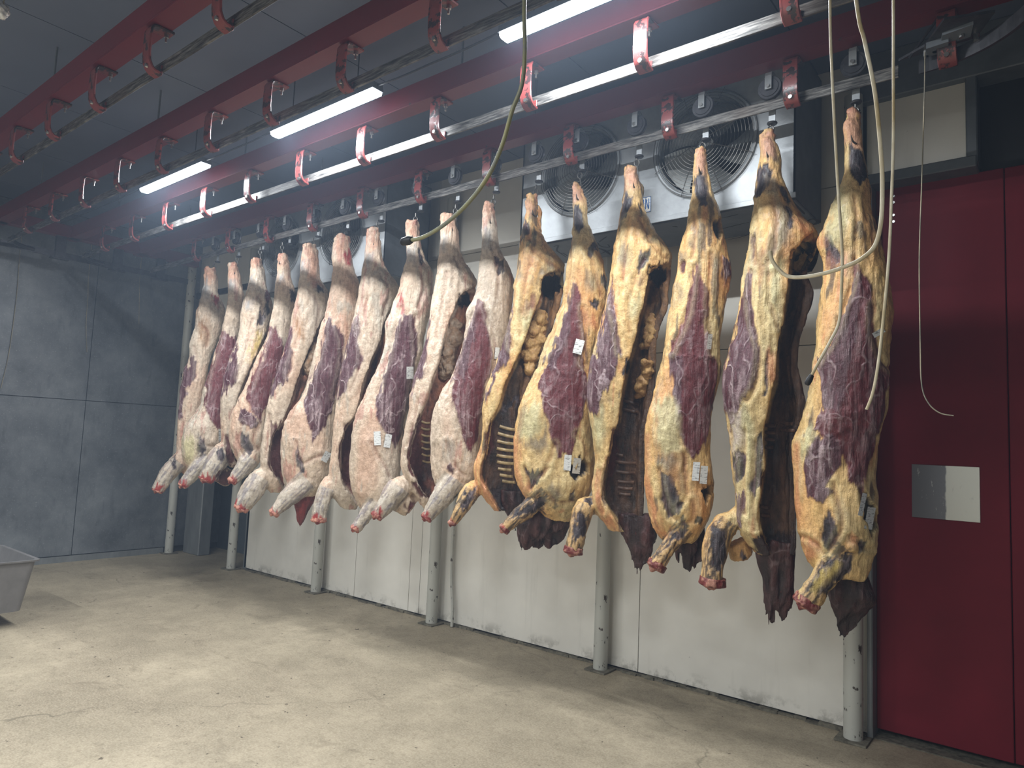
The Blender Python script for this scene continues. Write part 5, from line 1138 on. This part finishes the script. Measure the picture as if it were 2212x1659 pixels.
for ci, (C, P) in enumerate(zip(CAR, hook_xyz)):
    C['n'] = ci
    F = Frame(P); opened = any(len(r) > 4 for r in C['rows'])
    root = empty('beef_half', tuple(F.o), F.rz)
    tag(root, LBL[ci], 'beef carcass', 'beef halves hanging from the far rail')
    mb = MB()
    def kd(t, op):
        base = .95 if t < .12 else (.95 - (t - .12) * 1.2 if t < .30 else .72)
        return max(base, .60) * (1 - op) + .80 * op
    cav = loft(mb, F, C['rows'], kd, 110, seed=ci)
    for view, pts in C.get('limbs', []): limb(mb, F, view, pts)
    voxel = .0085 if ci >= 8 else .0105
    me = remesh(mb, voxel, 2); me.name = 'carcass_body'
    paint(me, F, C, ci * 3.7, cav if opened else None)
    body = place_child('carcass_body', me, root)
    co = get_co(me); W = F.world(co)
    polys = [tuple(p.vertices) for p in me.polygons]
    bvh = BVHTree.FromPolygons([Vector(q) for q in W], polys)
    to_local = lambda w: np.array([(w - F.o) @ F.a, (w - F.o) @ F.d, w[2] - F.o[2]])
    # sawn shank end
    for li, (view, pts) in enumerate(C.get('limbs', [])[:1]):
        u, v, r, d = pts[-1]; u2, v2, r2, d2 = pts[-2]
        a, z = F.uv(*V(view, u, v), d); b, zb = F.uv(*V(view, u2, v2), d2)
        e = np.array([a, d, z]); dr_ = e - np.array([b, d2, zb]); dr_ /= np.linalg.norm(dr_)
        rad = r / VIEWS[view][2] / FPX * np.linalg.norm(F.o)
        m2 = MB(); m2.tube([e - dr_ * rad * .5, e + dr_ * .004, e + dr_ * .012], [rad * .92, rad * .98, rad * .8], 20)
        m2.tube([e, e + dr_ * .016 + np.array([rad * .3, 0, 0])], [rad * .42, rad * .34], 12); m2.tube([e, e + dr_ * .015 - np.array([rad * .35, 0, .004])], [rad * .4, rad * .3], 12)
        ms = remesh(m2, .005, 1); cs = get_co(ms); nn = get_no(ms); q = fbm(cs * 45 + ci, 3)
        ms.vertices.foreach_set('co', (cs + nn * (q * .004)[:, None]).astype(np.float32).ravel())
        t = np.clip(q * .9 + .5, 0, 1)[:, None]
        t = np.clip(t * 1.6 - .45, 0, 1); set_cols(ms, np.array(srgb(128, 40, 36)[:3]) * (1 - t) * (.7 if ci >= 10 else 1) + np.array(srgb(196, 140, 120)[:3]) * t * (.8 if ci >= 10 else 1), np.zeros(len(cs)))
        o = place_child('shank_end', ms, root); o['label'] = 'raw red cut shank end'
    # neck meat
    if 'neck' in C:
        m2 = MB(); loft(m2, F, C['neck'], lambda t, op: .55, 40, ragged=.16 if ci >= 10 else .07, seed=ci + 5, dshift=.05, minr=.03)
        mn = remesh(m2, .0085, 1); cn = get_co(mn); nn = get_no(mn)
        q = fbm(cn * np.array([26, 26, 7.0]) + ci, 4)
        mn.vertices.foreach_set('co', (cn + nn * (q * .011)[:, None]).astype(np.float32).ravel())
        t = np.clip(q * .7 + .3, 0, 1)[:, None]; k1, k2 = ('K', 'N') if ci >= 10 else ('N', 'R')
        set_cols(mn, np.array(PAL[k1][:3]) * (1 - t) + np.array(PAL[k2][:3]) * t * (.7 if ci >= 10 else .8), np.clip(q, 0, .25))
        o = place_child('neck_meat', mn, root); o['label'] = 'dark ragged neck meat'
    # ribs lining the cavity
    if 'ribs' in C:
        view, L = C['ribs']
        for (u0, v0, u1, v1) in L:
            pts = []
            for k in range(7):
                t = k / 6; h = surface_hit(bvh, *V(view, u0 + (u1 - u0) * t, v0 + (v1 - v0) * t + 4 * math.sin(math.pi * t)))
                if h is not None: pts.append(to_local(h[0] - h[2] * .002))
            if len(pts) < 4: continue
            pts = np.array(pts); md_ = np.median(pts[:, 1]); pts = pts[np.abs(pts[:, 1] - md_) < .05]
            if len(pts) < 3: continue
            rw = .0105 if ci >= 10 else .008
            m2 = MB().tube(smoothline(pts, 3), rw, 8)
            m2.build('rib', C.get('ribm', 'bone'), root, True)
    if 'fat' in C:
        for view, L in C['fat']:
            m2 = MB(); ok = False
            L = [tuple(q) for q in smoothline(L, 3)]
            for (u, v, r) in L:
                h = surface_hit(bvh, *V(view, u, v))
                if h is None: continue
                rad = r / VIEWS[view][2] / FPX * np.linalg.norm(h[0] - np.array([0, 0, CAMH])); c_ = to_local(h[0] - h[2] * rad * .3); ok = True; rad = rad * rng.uniform(1.0, 1.55)
                ns = 10
                for q in range(3):
                    cc = c_ + rng.uniform(-.8, .8, 3) * rad * (1 if q else 0); rr = rad * (1 if q == 0 else .75)
                    prof = [(rr * math.sin(math.pi * i / ns), -rr * math.cos(math.pi * i / ns)) for i in range(ns + 1)]; prof[0] = (0, -rr); prof[-1] = (0, rr)
                    m2.lathe(prof, cc, 2, 16)
            if ok:
                mf = remesh(m2, .008, 1); cf = get_co(mf); nn = get_no(mf); q = fbm(cf * 38 + ci, 3)
                mf.vertices.foreach_set('co', (cf + nn * (q * .010)[:, None]).astype(np.float32).ravel())
                t = np.clip(q * .5 + .3, 0, 1)[:, None]; fc = np.array((PAL['Fy'] if ci >= 10 else PAL['F'])[:3])
                set_cols(mf, fc * .8 * (1 - t) + np.array(PAL['G'][:3]) * t, np.zeros(len(cf)))
                o = place_child('kidney_fat', mf, root)
    # paper tags lying on the surface
    for (view, u, v, wd, ht, ang) in C.get('tags', []):
        s = VIEWS[view][2]; cx_, cy_ = V(view, u, v); ca, sa = math.cos(math.radians(ang)), math.sin(math.radians(ang)); vs = []; nx, ny = 4, 7
        h0 = surface_hit(bvh, cx_, cy_)
        if h0 is None: continue
        dn = np.linalg.norm(h0[0] - np.array([0, 0, CAMH])); base = h0[0]; nrm = h0[1]
        if nrm @ h0[2] > 0: nrm = -nrm
        dmed = []; cells = []
        for j in range(ny):
            for i in range(nx):
                x = (i / (nx - 1) - .5) * wd / s; y = (j / (ny - 1) - .5) * ht / s
                h = surface_hit(bvh, cx_ + x * ca - y * sa, cy_ + x * sa + y * ca)
                dd = ray(cx_ + x * ca - y * sa, cy_ + x * sa + y * ca); dd /= np.linalg.norm(dd)
                dist = np.linalg.norm(h[0] - np.array([0, 0, CAMH])) if h is not None else dn
                cells.append((dd, dist))
        ds = np.array([c[1] for c in cells]); A = np.array([[1, i / (nx - 1) - .5, j / (ny - 1) - .5] for j in range(ny) for i in range(nx)])
        keep = np.abs(ds - dn) < .06; sol = np.linalg.lstsq(A[keep], ds[keep], rcond=None)[0]; fit = A @ sol
        off = .010 + max(0, float((fit - ds)[keep].max())) * .6
        vs = [to_local(np.array([0, 0, CAMH]) + c[0] * (f - off)) for c, f in zip(cells, fit)]
        fs = [(j * nx + i, j * nx + i + 1, (j + 1) * nx + i + 1, (j + 1) * nx + i) for j in range(ny - 1) for i in range(nx - 1)]
        back = [p + np.array([0, .0012, 0]) for p in vs]; nv = len(vs)
        m2 = MB().add(vs + back, fs + [tuple(nv + q for q in reversed(f)) for f in fs])
        m2.build('paper_tag', 'paper', root)['label'] = 'small white printed paper tag'

# ================================================================== CORDS
def cord(name, pts, Y, r, mat, label, cat, top=None, tip=None):
    P = [tuple(on(x, y, 1, Y)) for x, y in pts]
    if top is not None: P = [(P[0][0] + top[0], Y, top[1])] + P
    o = MB().tube(smoothline(P, 6), r, 10).build('cord_line', mat, None, True)
    e = empty(name, (0, 0, 0)); o.parent = e; tag(e, label, cat)
    if tip:
        a, b = np.array(P[-1]), np.array(P[-2]); d = (a - b) / np.linalg.norm(a - b)
        MB().tube([a - d * .01, a + d * .004, a + d * tip * .8, a + d * tip], [r * 1.6, r * 2.3, r * 2.1, r * 1.2], 12).build('tip', 'plastic_dark', e, True)
    return e
cord('pull_cord', [(1793, -10), (1797, 150), (1810, 400), (1819, 540), (1817, 640), (1812, 697), (1792, 740), (1767, 785), (1750, 817)], 1.9, .0038, 'cord', 'cream pull cord crossing the nearest carcass, leftmost cord on the right side', 'cord', (0, 3.45), .02)
cord('pull_cord', [(1848, -10), (1868, 90), (1890, 200), (1903, 330), (1906, 400), (1903, 480), (1890, 530), (1862, 558), (1830, 574), (1790, 588), (1740, 598), (1703, 597), (1680, 580), (1667, 560), (1664, 543)], 1.9, .0052, 'cord', 'thick cream cord curving into a loop in front of the two nearest carcasses', 'cord', (-.06, 3.45), None)
cord('pull_cord', [(1930, -10), (1930, 150), (1930, 300), (1927, 400), (1920, 560), (1905, 720), (1895, 800), (1885, 850), (1872, 885)], 1.9, .0037, 'cord', 'cream pull cord hanging along the left edge of the red door', 'cord', (0, 3.45), None)
cord('pull_cord', [(1998, 113), (1997, 200), (1991, 400), (1986, 560), (1988, 740), (1991, 830), (2005, 870), (2030, 892), (2060, 898)], 3.55, .0028, 'wire', 'thin wire from the rail switch curling in front of the red door', 'cord', None, None)
cord('air_hose', [(1133, -10), (1134, 100), (1128, 180), (1106, 240), (1086, 310), (1055, 380), (1010, 440), (960, 485), (915, 512), (885, 519)], 1.54, .0066, 'hose', 'yellow and grey hose with a black end hanging below the middle of the lamps', 'hose', (0, 3.45), .04)
for k, pts in enumerate(([(42, 560), (36, 640), (20, 760), (2, 838)], [(191, 600), (190, 640), (186, 700), (188, 760)], [(302, 600), (301, 640), (300, 700)])):
    P = [tuple(on(x, y, 0, XL + .02)) for x, y in pts]; P = [(P[0][0], P[0][1], 3.9)] + P
    tag(MB().tube(smoothline(P, 4), .0035, 6).build('hanging_wire', 'wire'), 'thin wire hanging against the grey left wall, ' + ('longest, at the photo edge', 'by the vertical joint', 'nearest the corner')[k], 'wire')

# ================================================================== GREY TUB
tb = tag(empty('plastic_tub', (-6.90, 1.63, 0), 0), 'grey tapered tub on castors, cut by the left edge of the photo', 'tub')
def frustum(hx0, hy0, z0, hx1, hy1, z1, th):
    mb = MB(); lv = []
    def ring(hx, hy, z, r=.05, n=4):
        out = []
        for (sx, sy, a0) in ((1, 1, 0), (-1, 1, 90), (-1, -1, 180), (1, -1, 270)):
            for i in range(n + 1):
                a = math.radians(a0 + 90 * i / n); out.append((sx * (hx - r) + r * math.cos(a), sy * (hy - r) + r * math.sin(a), z))
        return out
    rings = [ring(hx0, hy0, z0), ring(hx1, hy1, z1), ring(hx1 + .022, hy1 + .022, z1), ring(hx1 + .024, hy1 + .024, z1 + .012), ring(hx1 - .004, hy1 - .004, z1 + .012), ring(hx0 - th, hy0 - th, z0 + th)]
    n = len(rings[0]); vs = [p for r in rings for p in r]; fs = [tuple(range(n - 1, -1, -1)), tuple((len(rings) - 1) * n + k for k in range(n))]
    for i in range(len(rings) - 1):
        for k in range(n): fs.append((i * n + k, i * n + (k + 1) % n, (i + 1) * n + (k + 1) % n, (i + 1) * n + k))
    return mb.add(vs, fs)
frustum(.405, .405, .12, .46, .46, .51, .015).build('tub_body', 'tub', tb, True)
for sx in (-1, 1):
    for sy in (-1, 1):
        c_ = MB(); c_.lathe([(.012, -.02), (.05, -.02), (.055, -.012), (.055, .012), (.05, .02), (.012, .02)], (sx * .27, sy * .27, .055), 1, 20)
        w_ = c_.build('castor', 'plastic_dark', tb, True)
        MB().box(sx * .27 - .02, sx * .27 + .02, sy * .27 - .03, sy * .27 + .03, .095, .122).build('castor_mount', 'dark_steel', tb)

# crumpled clear wrap at the upper left, tied to the nearest beam
q = on(6, 18, 2, 3.66)
mw = MB(); rngw = np.random.RandomState(2)
for k in range(5):
    c_ = (q[0] + rngw.uniform(-.03, .03), q[1] + rngw.uniform(-.03, .03), 3.66 + rngw.uniform(-.04, .04))
    mw.lathe([(0, -.035), (.02, -.02), (.028, 0), (.018, .022), (0, .035)], c_, 2, 9)
me_ = remesh(mw, .006, 0); cc_ = get_co(me_); nn_ = get_no(me_)
me_.vertices.foreach_set('co', (cc_ + nn_ * (fbm(cc_ * 60, 3) * .012)[:, None]).astype(np.float32).ravel())
me_.materials.clear(); me_.materials.append(plain('pale_plastic_wrap', srgb(206, 206, 204), .2, 0, .2, 30, .8))
ow = bpy.data.objects.new('plastic_wrap', me_); COL.objects.link(ow)
tag(ow, 'crumpled pale plastic wrap hanging at the upper left corner', 'plastic wrap')
tag(MB().tube([(q[0], q[1], 3.68), (q[0] + .01, q[1] + .01, ZC)], .004, 6).build('tie_wire', 'wire'), 'short wire holding the plastic wrap to the ceiling at the upper left', 'wire')
